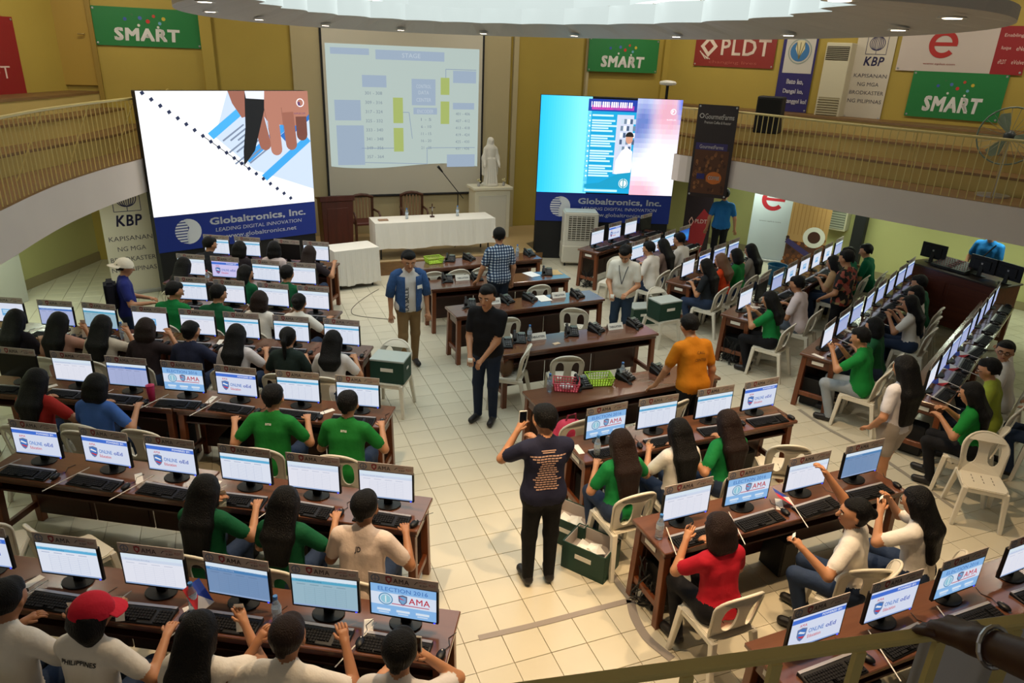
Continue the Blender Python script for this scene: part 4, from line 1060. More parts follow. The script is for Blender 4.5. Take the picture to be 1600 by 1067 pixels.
gw = stander((1413, 572), math.radians(25), 'f', 'long', (214, 210, 214), 'person in white tee and grey shorts walking', hands=((-.2, .12, .86), (.26, .1, .80)), fine=True, pants=SHORTS, shorts=True, hgt=1.62, stride=.12, hair_len=.52)
stander((1133, 303), math.radians(-8), 'm', 'short', (36, 104, 168), 'person in bright blue shirt walking away along the wall', hands=((-.3, .05, .80), (.32, .05, .82)), pants=DARK, stride=.1, hgt=1.70)
cg = stander((187, 437), math.radians(-60), 'm', 'short', (40, 48, 120), 'person in blue tee and white cap with backpack', cap=((222, 214, 196), -1), hands=((-.1, .28, .98), (.2, .28, 1.0)), hgt=1.56, nod=.2)
obj('backpack', MB().box(tuple(cg['T'](0, -.175, .24)), (.28, .15, .4)).mesh('backpack', cloth((34, 34, 44)), bevel=.04, segs=3), cg['root'])
obj('cap_logo', MB().ball(tuple(cg['H'](.06, -.09, .13)), (.02, .02, .016), 8).mesh('cap_logo', mat((40, 70, 50), .8)), cg['root'])
bd = stander((1542, 360), math.pi-.9, 'm', 'short', (30, 110, 178), 'person in blue shirt with camera strap behind the counter', hands=((-.12, .26, 1.0), (.28, .12, .9)), hgt=1.72)
gp = G(1542, 400, 1.2); bd['root'].location.x, bd['root'].location.y = gp[0], gp[1]
obj('strap', MB().tube([tuple(bd['T'](-.12, bd['tb']*.6, .46)), tuple(bd['T'](0, bd['tb']+.03, .25)), tuple(bd['T'](.12, bd['tb']*.9, .05))], .012, 5).mesh('strap', M_black), bd['root'])
hand = stander((1800, 900), -.05, 'm', 'short', (206, 206, 212), 'person with dark skin resting a hand on the handrail', skin=3, hres=.009, z0=ZB-.04, hgt=1.70, hands=((-.44, .20, 1.04), (.3, .2, .9)))
_w = G(1535, 1004, 3.40); _l = hand['ends'][0][0]
hand['root'].location.x, hand['root'].location.y = _w[0]-_l[0]*math.cos(-.05)+_l[1]*math.sin(-.05), _w[1]-_l[0]*math.sin(-.05)-_l[1]*math.cos(-.05)
wq = hand['ends'][0]
obj('bracelet', MB().tube([tuple(wq[0]-wq[2]*.02+(wq[3]*math.cos(a)+np.cross(wq[3], wq[2])*math.sin(a))*.033) for a in [2*math.pi*k/16 for k in range(17)]], .004, 6).mesh('bracelet', M_steel), hand['root'])
def keep_off(info, c, a, tmin, tmax=9):
    o = info['root']; n = np.array([math.sin(a), -math.cos(a)]); u = np.array([math.cos(a), math.sin(a)]); d = np.array([o.location.x, o.location.y])-c
    t = min(max(float(d@n), tmin), tmax); p = c+u*float(d@u)+n*t; o.location.x, o.location.y = p
keep_off(orr, MT[0][0], MT[0][1], .44, .6); keep_off(ck, MT[3][0], MT[3][1], .44, .55)
R = ROWS['L4']
def _capx(sv): p_ = R.P(sv, -.60); return project((p_[0], p_[1], 1.45))[0]
_s = R.s[0]
while _capx(_s) < 188: _s += .02
cg['root'].location.x, cg['root'].location.y = R.P(_s, -.60)
# denim shirt (open front) over the white print tee
def shell(info, name, m, z0, z1, open_half, r_add=.018):
    "an open fronted shirt body hugging the torso"
    mb = MB(); n = 22; rows = 7; vs = []
    bvh = BVHTree.FromPolygons([Vector(v) for v in info['V'].astype(float)], [tuple(int(i) for i in f) for f in info['F']])
    for r in range(rows):
        z = z0+(z1-z0)*r/(rows-1)
        for k in range(n+1):
            a = math.pi/2+open_half+(2*math.pi-2*open_half)*k/n
            c = info['T'](0, .0, z); e = info['T'](.145*math.cos(a)*1.25, .165*math.sin(a), z); vs.append(tuple(c+(e-c)*(1+r_add)))
    fs = [(r*(n+1)+k, r*(n+1)+k+1, (r+1)*(n+1)+k+1, (r+1)*(n+1)+k) for r in range(rows-1) for k in range(n)]
    mb.add(vs, fs); o = obj(name, mb.mesh(name, m, smooth=True), info['root']); md = o.modifiers.new('thickness', 'SOLIDIFY'); md.thickness = .008; return o
M_denim = mat((44, 80, 132), .85, noise=(30, .15), key='denim', bump=(30, .4))
shell(dj, 'denim_shirt', M_denim, -.06, .44, .42)
sl = MB()
for sx in (0, 1):
    hd, pe, f_, sd, sg = dj['ends'][sx]; sh = dj['T'](sg*.172, -.005, .42); e = sh+(hd-sh)*.55+np.array([sg*.04, -.03, 0])
    obj('denim_sleeve', MB().tube([tuple(dj['T'](sg*.075, -.012, .462)), tuple(dj['T'](sg*.135, -.008, .44)), tuple(sh), tuple((sh+e)/2+np.array([sg*.012, 0, 0])), tuple(e)], [.06, .075, .079, .072, .062], 12).mesh('denim_sleeve', M_denim, smooth=True), dj['root'])
o = obj('name_tag', MB().box((0, 0, 0), (.085, .004, .05)).mesh('name_tag', M_paper, bevel=.001), dj['root'], tuple(dj['T'](-.12, .165, .30))); o.rotation_euler = (0, 0, .5)
# patterned shirts
def pattern_mat(kind):
    m = bpy.data.materials.new('cloth_'+kind); m.use_nodes = True; nt = m.node_tree; N = nt.nodes; L = nt.links; b = N['Principled BSDF']; b.inputs['Roughness'].default_value = .8
    tc = N.new('ShaderNodeTexCoord')
    if kind == 'check':
        def bands(rot):
            mp = N.new('ShaderNodeMapping'); mp.inputs['Rotation'].default_value = rot; L.new(tc.outputs['Object'], mp.inputs[0])
            w_ = N.new('ShaderNodeTexWave'); w_.inputs['Scale'].default_value = 7.0; L.new(mp.outputs[0], w_.inputs[0])
            r = N.new('ShaderNodeValToRGB'); r.color_ramp.elements[0].position = .45; r.color_ramp.elements[1].position = .6; L.new(w_.outputs['Fac'], r.inputs[0]); return r
        a, c = bands((0, 0, 0)), bands((0, math.pi/2, 0))
        ad = N.new('ShaderNodeMix'); ad.data_type = 'RGBA'; ad.inputs[0].default_value = .5; L.new(a.outputs[0], ad.inputs[6]); L.new(c.outputs[0], ad.inputs[7])
        r = N.new('ShaderNodeValToRGB'); r.color_ramp.interpolation = 'CONSTANT'; e = r.color_ramp.elements
        e[0].color = lin((28, 34, 58))+(1,); e[1].position = .35; e[1].color = lin((74, 104, 140))+(1,); x = e.new(.75); x.color = lin((212, 216, 220))+(1,)
        L.new(ad.outputs[2], r.inputs[0]); L.new(r.outputs[0], b.inputs['Base Color'])
    else:
        v = N.new('ShaderNodeTexVoronoi'); v.inputs['Scale'].default_value = 16; L.new(tc.outputs['Object'], v.inputs[0])
        r = N.new('ShaderNodeValToRGB'); r.color_ramp.interpolation = 'CONSTANT'; e = r.color_ramp.elements
        e[0].color = lin((24, 22, 22))+(1,); e[1].position = .42; e[1].color = lin((150, 58, 44))+(1,)
        for pz, c in ((.55, (26, 24, 24)), (.66, (170, 140, 96)), (.75, (60, 70, 46)), (.85, (176, 92, 80))): x = e.new(pz); x.color = lin(c)+(1,)
        s_ = N.new('ShaderNodeSeparateColor'); L.new(v.outputs['Color'], s_.inputs[0]); L.new(s_.outputs[0], r.inputs[0]); L.new(r.outputs[0], b.inputs['Base Color'])
    return m
ck['root'].data.materials[1] = pattern_mat('check'); fl['root'].data.materials[1] = pattern_mat('flower')

# --- empty chairs
def chair_at(px, z, rz, lab, mode='seat', mid=None):
    g = G(px[0], px[1], z); c, s_ = math.cos(rz), math.sin(rz)
    off = np.array([0, 0]) if mode == 'seat' else np.array([0, -.27]); w_ = np.array([off[0]*c-off[1]*s_, off[0]*s_+off[1]*c])
    q = np.array([g[0]-w_[0], g[1]-w_[1]])
    if mid is not None:
        cc, aa, _ = MT[mid]; n = np.array([math.sin(aa), -math.cos(aa)]); u = np.array([math.cos(aa), math.sin(aa)]); d = q-cc; q = cc+u*float(d@u)+n*max(float(d@n), .52)
    return chair(lab, (q[0], q[1]), rz, 'empty white plastic chairs')
chair_at((1535, 750), .445, math.pi-.35, 'empty white chair alone on open floor beside lime polo shirt')
chA = chair_at((612, 590), .445, math.pi-.15, 'white chair carrying a green box beside the monitor rows')
for px, lab in (((670, 419), 'first'), ((709, 415), 'second'), ((747, 413), 'third')):
    chair_at(px, .85, MID, 'empty white chair, %s from the aisle at the stage side table' % lab, 'top', 4)
chair_at((837, 440), .85, MID-.05, 'empty white chair behind the table with papers', 'top', 3)
chair_at((794, 497), .85, MID-.05, 'empty white chair behind the black polo shirt', 'top', 2)
chair_at((893, 480), .85, MID-.55, 'empty white chair turned askew between telephone tables', 'top', 2)
chB = chair_at((795, 583), .445, math.radians(80), 'white chair turned sideways carrying a brown bag')
chair_at((884, 554), .85, MID-.3, 'empty white chair beside the sideways chair', 'top', 1)
chC = chair_at((884, 634), .85, MID+.1, 'white chair with a pink bag in front of basket table', 'top', 0)
chair_at((1045, 612), .85, MID+.3, 'empty white chair tucked behind the orange shirt', 'top', 0)
chair_at((1240, 698), .85, MID-.5, 'empty white chair at the far end beside the green tee', 'top')
chD = chair_at((1035, 495), .445, math.pi+.5, 'white chair carrying a green box beside the lanyard wearer')
chair_at((957, 440), .445, math.radians(150), 'empty white chair at the row end beside the lanyard wearer')
R = ROWS['L3']
for k in (2, 3): c = R.P(R.s[k], .62); chair('empty white chair facing the %s fifth row monitor from aisle' % ORD[7-k], c, R.a, 'empty white plastic chairs')
R = ROWS['L2']
for k, t, da in ((0, .75, .5), (1, .70, -.4)): c = R.P(R.s[k]+.15, t); chair('empty white chair facing the %s sixth row monitor from aisle' % ORD[6-k], c, R.a+da, 'empty white plastic chairs')
chE = ROWS['C2']; c = chE.P(chE.s[1]+.42, .80); chair('white chair carrying a patterned bag in the red shirt row', c, chE.a-.35, 'empty white plastic chairs'); BAGSEAT = (c, chE.a-.35)
# ================================================================== SCREENS, BANNERS, PRINT
def P_(c, r=.6): return mat(c, r, key='print')
def L_(c, k=1.0): return emi(c, LED_E*k)
def globe_banner(p, X, Y, w_, h_):
    blue = mat((24, 52, 150), .55, key='banner', bump=(5, .15)); wh = P_((232, 236, 244))
    p.rect(X, Y, w_, h_, blue); p.up()
    cx, cy, r = X+w_*.18, Y+h_*.52, h_*.36
    n = 9
    for k in range(n):
        y0 = -r+2*r*k/n; y1 = y0+2*r/n*.62; f = lambda y: math.sqrt(max(r*r-y*y, 0))
        x_l = .35*r-(.9*r if k < 5 else .5*r)
        p.poly([(cx-f(y0), cy+y0), (cx-f(y0)*.0, cy+y0), (cx-f(y1)*.0, cy+y1), (cx-f(y1), cy+y1)], wh)
    p.poly([(cx-.1*r+.0*r, cy-r*.99)]+[(cx+r*math.cos(a), cy+r*math.sin(a)) for a in [math.pi*(-.5+k/12) for k in range(13)]]+[(cx-.25*r, cy+.95*r), (cx+.1*r, cy+.3*r), (cx-.15*r, cy-.3*r)], wh)
    p.text('Globaltronics, Inc.', X+w_*.31, Y+h_*.60, w_*.62, h_*.24, wh, bold=.025)
    p.text('LEADING DIGITAL INNOVATION', X+w_*.34, Y+h_*.42, w_*.56, h_*.11, wh, bold=.01, shear=.1)
    p.text('www.globaltronics.net', X+w_*.40, Y+h_*.16, w_*.46, h_*.17, wh, bold=.01)
def led(label, a, b, top, mid, low, draw, lit):
    a, b = np.array(a), np.array(b); ang = math.atan2(*(b-a)[::-1]); W = float(np.linalg.norm(b-a)); c = (a+b)/2
    t = thing('led_wall', label, 'led screen', (*c, 0), ang)
    obj('cabinet', MB().box((0, .14, (top+mid)/2), (W, .24, top-mid)).mesh('cabinet', M_blackm, bevel=.01), t)
    p = Panel(.0015); draw(p, -W/2, mid, W, top-mid); obj('display', p.mesh('display'), t, (0, .012, 0))
    p = Panel(.0015); globe_banner(p, -W/2, low, W, mid-low-.005); o = obj('logo_banner', p.mesh('logo_banner'), t, (0, .005, 0)); o['label'] = 'blue banner with striped globe and white lettering'
    obj('plinth', MB().box((0, .16, mid/2), (W-.02, .26, mid-.01)).mesh('plinth', M_blackm, bevel=.01), t)
    return t
def pen_slide(p, X, Y, W, H_):
    def q(u, v): return (X+u*W, Y+v*H_)
    def clip(P):
        for ax_, lim, sg in ((0, 0, 1), (0, 1, -1), (1, 0, 1), (1, 1, -1)):
            out = []
            for i in range(len(P)):
                a_, b2 = P[i-1], P[i]; ia, ib = (a_[ax_]-lim)*sg >= 0, (b2[ax_]-lim)*sg >= 0
                if ia != ib: t_ = (lim-a_[ax_])/(b2[ax_]-a_[ax_]); out.append((a_[0]+(b2[0]-a_[0])*t_, a_[1]+(b2[1]-a_[1])*t_))
                if ib: out.append(b2)
            P = out
            if not P: return P
        return P
    def pol(pts, c):
        P = clip(pts)
        if len(P) > 2: p.poly([q(*z) for z in P], L_(c))
    p.rect(X, Y, W, H_, L_((252, 253, 255))); p.up()
    pol([(.50, 1), (1, 1), (1, .12), (.62, .33), (.40, .63)], (196, 212, 232)); p.up()
    for (u, v), c in (((.36, .66), (70, 170, 230)), ((.56, .45), (60, 150, 220)), ((.66, .28), (60, 160, 225)), ((.8, .62), (40, 110, 190))):
        pol([(u, v), (u+.03, v-.05), (u+.34, v+.28), (u+.31, v+.33)], c)
    p.up()
    for k in range(9):
        u, v = .44+.045*(k % 3)+.03*(k//3), .60-.10*(k//3); pol([(u, v), (u+.006, v-.012), (u+.14, v+.12), (u+.134, v+.13)], (120, 134, 156))
    p.up()
    for k in range(21):
        u, v = .035+.037*k*1.14, .985-.049*k; d = .013
        if v > .02: pol([(u-d, v+.004), (u+.004, v+d*1.5), (u+d, v-.004), (u-.004, v-d*1.5)], (34, 44, 74))
    for k in range(6):
        u, v = .33+.042*k, .642-.049*k; p.line([q(u, v), q(u+.042, v-.049)], .012, L_((20, 24, 34)))
    # hand
    sk = [(172, 116, 98), (150, 96, 80), (112, 68, 58)]
    pol([(.50, 1), (.70, 1), (.62, .80), (.57, .78), (.52, .90)], sk[1]); pol([(.70, 1), (1, 1), (1, .80), (.93, .70), (.74, .72), (.68, .84)], sk[0]); p.up()
    for (a, b_, c, d, col) in ((.66, .86, .70, .55, 1), (.76, .84, .77, .50, 0), (.86, .82, .87, .54, 1), (.945, .78, .945, .62, 2)):
        p.line([q(a, b_), q(c, d)], W*.072, L_(sk[col])); p.disc(*q(c, d), W*.036, L_(sk[col]), 14)
    p.up(); p.line([q(.82, .86), q(.83, .56)], .006, L_(sk[2])); p.line([q(.71, .86), q(.735, .60)], .006, L_(sk[2]))
    p.up(); pol([(.60, 1.0), (.72, 1.0), (.71, .84), (.63, .50), (.555, .375), (.56, .50), (.585, .70)], (18, 20, 24)); p.up(); pol([(.60, 1.0), (.72, 1.0), (.715, .93), (.605, .94)], (225, 230, 240))
    p.ring(*q(.945, .90), .075, .016, L_((250, 250, 255))); p.text('R', *q(.93, .87), .05, .075, L_((60, 40, 110)), bold=.03); p.text('RAPPLER.COM', *q(.90, .80), .22, .03, L_((90, 60, 110)))
def poster_slide(p, X, Y, W, H_):
    def q(u, v): return (X+u*W, Y+v*H_)
    n = 20
    for k in range(n):
        f = min(1, k/n*1.3); c = (int(40+90*f), int(196+36*f), 252); p.rect(X+W*.36*k/n, Y, W*.36/n+.002, H_, L_(c))
    n, m_ = 26, 20
    for k in range(n):
        for j in range(m_):
            u, v = k/(n-1), j/(m_-1); c = np.array([214., 222, 246])
            def blob(cu, cv, ru, rv_, col, wt):
                d = math.hypot((u-cu)/ru, (v-cv)/rv_); g_ = max(0, min(1, 1.4-d))*wt; return c*(1-g_)+np.array(col)*g_
            c = blob(.15, .72, .3, .28, (96, 116, 190), .9); c = blob(.72, .82, .34, .34, (226, 168, 190), 1); c = blob(.6, .25, .62, .42, (254, 253, 254), 1); c = blob(.2, .0, .5, .16, (250, 170, 190), .8); c = blob(1.05, 1.0, .12, .2, (90, 120, 230), .8)
            p.rect(X+W*(.68+.32*k/n), Y+H_*j/m_, W*.32/n+.001, H_/m_+.001, L_(tuple(int(z/6)*6 for z in np.clip(c, 0, 255))))
    p.rect(X+W*.335, Y+H_*.01, W*.345, H_*.97, L_((20, 160, 210))); p.up()
    p.rect(X+W*.335, Y+H_*.86, W*.345, H_*.12, L_((30, 60, 160))); p.rect(X+W*.36, Y+H_*.875, W*.30, H_*.045, L_((220, 70, 170))); p.rect(X+W*.35, Y+H_*.025, W*.24, H_*.022, L_((190, 245, 240))); p.up()
    for k in range(19): p.rect(X+W*(.355+.0155*k), Y+H_*.90, W*(.011 if k % 4 else .006), H_*.055, L_((250, 240, 250)))
    for k in range(13):
        v = .80-.052*k; p.disc(X+W*.352, Y+H_*(v+.014), .018, L_((240, 250, 255)), 10)
        p.rect(X+W*.368, Y+H_*(v+.010), W*(.15+.015*(k % 3)), H_*.017, L_((205, 246, 252)))
        if k % 3: p.rect(X+W*.368, Y+H_*(v-.014), W*(.12+.02*(k % 2)), H_*.015, L_((196, 240, 250)))
    p.rect(X+W*.545, Y+H_*.22, W*.12, H_*.61, L_((200, 206, 226))); p.up()
    for k in range(24): p.rect(X+W*(.575+.022*(k % 5)), Y+H_*(.74-.07*(k//5)), W*.018, H_*.05, L_([(190, 205, 220), (70, 90, 120), (240, 240, 245), (110, 130, 150)][(k*7) % 4]))
    p.up()
    p.poly([(X+W*u, Y+H_*v) for u, v in ((.555, .22), (.56, .36), (.60, .47), (.635, .50), (.675, .46), (.68, .30), (.67, .2))], L_((244, 244, 248)))
    p.disc(X+W*.645, Y+H_*.59, W*.026, L_((206, 150, 124)), 16, ry=W*.036); p.up(); p.poly([(X+W*(.645+.03*math.cos(a)), Y+H_*.61+W*.034*math.sin(a)) for a in [math.pi*k/10 for k in range(11)]], L_((26, 24, 28)))
    p.poly([(X+W*.345, Y+H_*.10), (X+W*.45, Y+H_*.12), (X+W*.58, Y+H_*.22), (X+W*.68, Y+H_*.24), (X+W*.68, Y+H_*.06), (X+W*.345, Y+H_*.06)], L_((20, 150, 190))); p.up()
    p.disc(X+W*.63, Y+H_*.12, W*.034, L_((225, 245, 245))); p.up(); p.ring(X+W*.63, Y+H_*.12, W*.03, W*.006, L_((40, 140, 160))); p.line([(X+W*.63, Y+H_*.07), (X+W*.63, Y+H_*.17)], .02, L_((40, 140, 160)))
    p.ring(X+W*.94, Y+H_*.88, .06, .014, L_((250, 250, 255))); p.text('P', X+W*.93, Y+H_*.86, .04, .07, L_((250, 250, 255)), bold=.02); p.text('RAPPLER', X+W*.90, Y+H_*.79, .2, .03, L_((245, 240, 250)))
led('tall LED screen showing a hand marking a form with pen', (-6.21, 12.0), (-3.985, 13.935), 3.48, 1.43, .80, pen_slide, 1)
led('tall LED screen showing a turquoise poster with a crossed-arm figure', (.40, 15.68), (3.39, 15.84), 3.50, 1.49, .86, poster_slide, 1)

# ---- projector screen
def proj_screen():
    A, B = on_back(502, 60, .14), on_back(755, 60, .14); a, b = A[:2], B[:2]; W = float(np.linalg.norm(b-a)); c = (a+b)/2
    zt = 5.0; zb_ = float(on_back(628, 303, .14)[2]); zi0, zi1 = float(on_back(628, 262, .14)[2]), float(on_back(628, 72, .14)[2])
    t = thing('projector_screen', 'white projector screen with a faint floor plan slide', 'projector screen', (*c, 0), HALL)
    obj('fabric', MB().box((0, .012, (zt+zb_)/2), (W, .01, zt-zb_)).mesh('fabric', mat((206, 200, 184), .7, key='screen_fabric')), t)
    for s in (-1, 1): obj('black_edge', MB().box((s*(W/2+.02), .012, (zt+zb_)/2), (.045, .014, zt-zb_)).mesh('black_edge', M_blackm), t)
    obj('weight_bar', MB().tube([(-W/2-.05, .01, zb_-.02), (W/2+.05, .01, zb_-.02)], .028, 10).mesh('weight_bar', M_blackm), t)
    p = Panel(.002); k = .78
    E_ = lambda c: emi(c, k)  # projector light on the fabric, put in as the slide's own glow
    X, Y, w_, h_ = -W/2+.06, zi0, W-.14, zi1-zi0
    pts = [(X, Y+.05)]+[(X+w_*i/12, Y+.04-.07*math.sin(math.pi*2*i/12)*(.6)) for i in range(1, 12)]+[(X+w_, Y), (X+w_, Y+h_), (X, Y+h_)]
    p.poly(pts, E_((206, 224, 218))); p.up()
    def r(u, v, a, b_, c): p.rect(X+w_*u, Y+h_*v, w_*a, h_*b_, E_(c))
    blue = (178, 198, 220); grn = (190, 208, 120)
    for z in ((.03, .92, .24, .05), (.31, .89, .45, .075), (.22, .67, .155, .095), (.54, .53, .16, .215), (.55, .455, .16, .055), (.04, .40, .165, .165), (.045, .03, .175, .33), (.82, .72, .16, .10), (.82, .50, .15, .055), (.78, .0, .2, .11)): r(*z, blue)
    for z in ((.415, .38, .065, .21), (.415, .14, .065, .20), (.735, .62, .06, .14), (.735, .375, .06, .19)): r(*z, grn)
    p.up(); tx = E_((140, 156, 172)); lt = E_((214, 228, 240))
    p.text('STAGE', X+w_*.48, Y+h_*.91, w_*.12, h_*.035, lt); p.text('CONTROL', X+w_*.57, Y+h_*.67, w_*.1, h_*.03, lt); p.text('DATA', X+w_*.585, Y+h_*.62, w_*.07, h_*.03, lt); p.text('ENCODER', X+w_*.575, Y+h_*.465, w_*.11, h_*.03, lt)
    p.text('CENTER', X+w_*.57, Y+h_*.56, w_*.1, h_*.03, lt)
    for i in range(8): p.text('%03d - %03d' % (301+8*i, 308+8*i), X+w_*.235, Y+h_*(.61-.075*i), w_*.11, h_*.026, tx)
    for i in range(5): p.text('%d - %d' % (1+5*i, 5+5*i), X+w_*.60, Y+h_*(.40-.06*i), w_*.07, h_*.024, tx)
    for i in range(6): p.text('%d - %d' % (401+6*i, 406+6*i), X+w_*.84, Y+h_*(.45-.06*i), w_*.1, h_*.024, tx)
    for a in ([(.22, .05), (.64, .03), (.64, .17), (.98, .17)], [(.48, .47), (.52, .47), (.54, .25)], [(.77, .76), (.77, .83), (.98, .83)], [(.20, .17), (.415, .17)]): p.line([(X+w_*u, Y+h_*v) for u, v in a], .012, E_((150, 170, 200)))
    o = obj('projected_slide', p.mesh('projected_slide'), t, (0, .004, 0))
proj_screen()

# ---- wall banners
def banner(label, corners, P0, ang, draw, off=.03, name='banner', fix=None, sag=.002, cat='banner'):
    n = np.array([math.sin(ang), -math.cos(ang)]); Q = np.array(P0[:2])+n*off
    h = [PH(*c, Q, ang) for c in corners]                         # TL TR BL BR
    W = (np.linalg.norm(h[1][:2]-h[0][:2])+np.linalg.norm(h[3][:2]-h[2][:2]))/2; H_ = ((h[0][2]-h[2][2])+(h[1][2]-h[3][2]))/2; c = sum(h)/4
    if fix: W, H_ = fix
    t = thing(name, label, cat, (c[0], c[1], c[2]), ang)
    p = Panel(.003); draw(p, -W/2, -H_/2, W, H_)
    def bend(v):
        return (v[0], v[1]-sag*math.sin(math.pi*(v[0]/W+.5))*math.sin(3*v[2]/H_+1), v[2])
    obj('sheet', p.mesh('sheet', bend), t)
    for sx in (-1, 1):
        for sz in (-1, 1): obj('eyelet', cached('eyelet', lambda: MB().lathe([(.012, -.002), (.02, 0), (.012, .002)], 10).mesh('eyelet', M_steel)), t, (sx*(W/2-.04), -.004, sz*(H_/2-.04)), rot=(math.pi/2, 0, 0))
    return t
def grid_bg(p, X, Y, w_, h_, m, n=8, k=5):
    n, k = n*3, k*3
    for i in range(n):
        for j in range(k): p.rect(X+w_*i/n, Y+h_*j/k, w_/n, h_/k, m)
    p.up()
def smart(p, X, Y, w_, h_):
    grid_bg(p, X, Y, w_, h_, mat((34, 124, 62), .5, key='tarp', bump=(4, .3)))
    p.text('SMART', X+w_*.18, Y+h_*.14, w_*.62, h_*.34, P_((226, 224, 220)), bold=.04, shear=.08, spacing=1.12)
    for u, v, r, c in ((.30, .70, .028, (60, 90, 170)), (.42, .55, .022, (225, 225, 215)), (.44, .74, .03, (80, 110, 180)), (.51, .66, .032, (196, 50, 44)), (.57, .80, .026, (190, 70, 50)), (.62, .62, .026, (110, 170, 200)), (.66, .74, .03, (206, 180, 60)), (.60, .52, .02, (225, 225, 215)), (.37, .82, .02, (60, 120, 70))): p.disc(X+w_*u, Y+h_*v, r*w_*.62, P_(c), 14)
def kbp(p, X, Y, w_, h_):
    grid_bg(p, X, Y, w_, h_, mat((206, 196, 178), .5, key='tarp', bump=(4, .2)), 4, 8)
    nv = P_((44, 40, 84)); cx, cy, r = X+w_*.53, Y+h_*.845, w_*.24
    for a, b_ in (((-1, -1), (1, -1)), ((1, -1), (1, 1)), ((1, 1), (-1, 1)), ((-1, 1), (-1, -1)), ((0, -1), (0, 1))): p.line([(cx+a[0]*r*1.1, cy+a[1]*r*1.15), (cx+b_[0]*r*1.1, cy+b_[1]*r*1.15)], w_*.014, nv)
    for k in range(4): p.ring(cx, cy, r*(.25+.2*k), w_*.02, nv, 24, ry=r*.78)
    p.text('KBP', X+w_*.27, Y+h_*.60, w_*.52, h_*.10, nv, bold=.02, shear=.15, spacing=1.1)
    for k, (s, a, b_) in enumerate((('KAPISANAN', .08, .86), ('NG MGA', .22, .56), ('BRODKASTER', .05, .9), ('NG PILIPINAS', .04, .9))): p.text(s, X+w_*a, Y+h_*(.47-.095*k), w_*b_, h_*.042, P_((70, 66, 80)))
def pldt(p, X, Y, w_, h_):
    grid_bg(p, X, Y, w_, h_, mat((140, 40, 34), .5, key='tarp', bump=(4, .3)))
    wh = P_((226, 206, 190)); cx, cy, r = X+w_*.18, Y+h_*.62, h_*.42
    p.poly([(cx, cy+r*.8), (cx+r*.75, cy), (cx, cy-r*.8), (cx-r*.75, cy)], wh); p.up(); p.poly([(cx, cy+r*.42), (cx+r*.4, cy), (cx, cy-r*.42), (cx-r*.4, cy)], mat((140, 40, 34), .5, key='tarp', bump=(4, .3)))
    for k in range(3): p.line([(cx-r*.75+k*r*.18, cy-r*.35-k*r*.16), (cx-r*.2+k*r*.2, cy-r*.95)], r*.07, wh)
    p.text('PLDT', X+w_*.34, Y+h_*.36, w_*.6, h_*.50, wh, bold=.015, spacing=1.1); p.text('changing lives', X+w_*.2, Y+h_*.07, w_*.6, h_*.12, P_((176, 90, 76)))
def ppcrv(p, X, Y, w_, h_):
    grid_bg(p, X, Y, w_, h_, mat((44, 36, 104), .5, key='tarp', bump=(4, .2)), 4, 8); p.rect(X+w_*.1, Y+h_*.47, w_*.84, h_*.53, P_((206, 200, 190))); p.up()
    cx, cy, r = X+w_*.52, Y+h_*.73, w_*.34
    p.ring(cx, cy, r, r*.09, P_((150, 160, 150)), 28); p.disc(cx, cy, r*.8, P_((60, 120, 176))); p.up(); p.poly([(cx-r*.4, cy+r*.2), (cx-r*.3, cy+r*.85), (cx+r*.3, cy+r*.85), (cx+r*.4, cy+r*.2), (cx, cy-r*.5)], P_((226, 214, 170))); p.up()
    for k in (-1, 0, 1): p.line([(cx, cy-r*.6), (cx+k*r*.35, cy+r*.7)], r*.06, P_((120, 110, 70)))
    for k, (s, a, b_) in enumerate((('Bato ko,', .28, .5), ('Dangal ko,', .22, .6), ('Ipagtatanggol ko!', .04, .92))): p.text(s, X+w_*a, Y+h_*(.33-.12*k), w_*b_, h_*.07, P_((220, 216, 226)), bold=.03)
def elogo(p, cx, cy, r, m):
    p.ring(cx, cy, r, r*.38, m, 26, a0=.0, a1=math.pi*1.78); p.rect(cx-r*.66, cy-r*.12, r*1.64, r*.26, m)
def ebanner(p, X, Y, w_, h_):
    grid_bg(p, X, Y, w_, h_, mat((204, 190, 180), .5, key='tarp', bump=(4, .3))); p.rect(X+w_*.76, Y, w_*.24, h_, P_((150, 30, 34))); p.up()
    elogo(p, X+w_*.35, Y+h_*.60, h_*.30, P_((178, 44, 40))); p.text('www.eplus.com', X+w_*.22, Y+h_*.14, w_*.26, h_*.06, P_((150, 60, 60)))
    for s, u, v, a in (('Enabling', .80, .76, .14), ('Raxigue', .80, .50, .07), ('eNet', .91, .50, .07), ('ePLDT', .80, .22, .06), ('eVolve', .90, .22, .09)): p.text(s, X+w_*u, Y+h_*v, w_*a, h_*.09, P_((225, 190, 180)))
RW = cornR; RA = math.atan2(*(np.array(endR)-np.array(cornR))[::-1])
banner('green banner with dotted white word above the gallery door', [(138, 0), (312, 25), (150, 68), (314, 78)], UV(0, 16.3), HALL, smart)
banner('green banner with dotted white word behind the poster screen', [(921, 60), (1030, 60), (918, 112), (1027, 114)], UV(0, 16.3), HALL, smart, off=.12)
banner('green banner with dotted white word beside the big fan', [(1428, 112), (1585, 115), (1412, 182), (1553, 190)], RW, RA, smart)
banner('brick red banner with white clasped diamond logo', [(1087, 55), (1216, 52), (1085, 104), (1208, 106)], RW, RA, pldt)
banner('purple banner with round seal and three text lines', [(1225, 45), (1282, 43), (1210, 172), (1260, 177)], RW, RA, ppcrv)
banner('beige banner with globe in a square on gallery wall', [(1340, 46), (1405, 44), (1320, 185), (1375, 188)], RW, RA, kbp)
banner('cream and red banner with large letter e', [(1410, 40), (1610, 40), (1403, 110), (1605, 118)], RW, RA, ebanner)
LW = cornL; LA = math.atan2(*(np.array(cornL)-np.array(endL))[::-1])
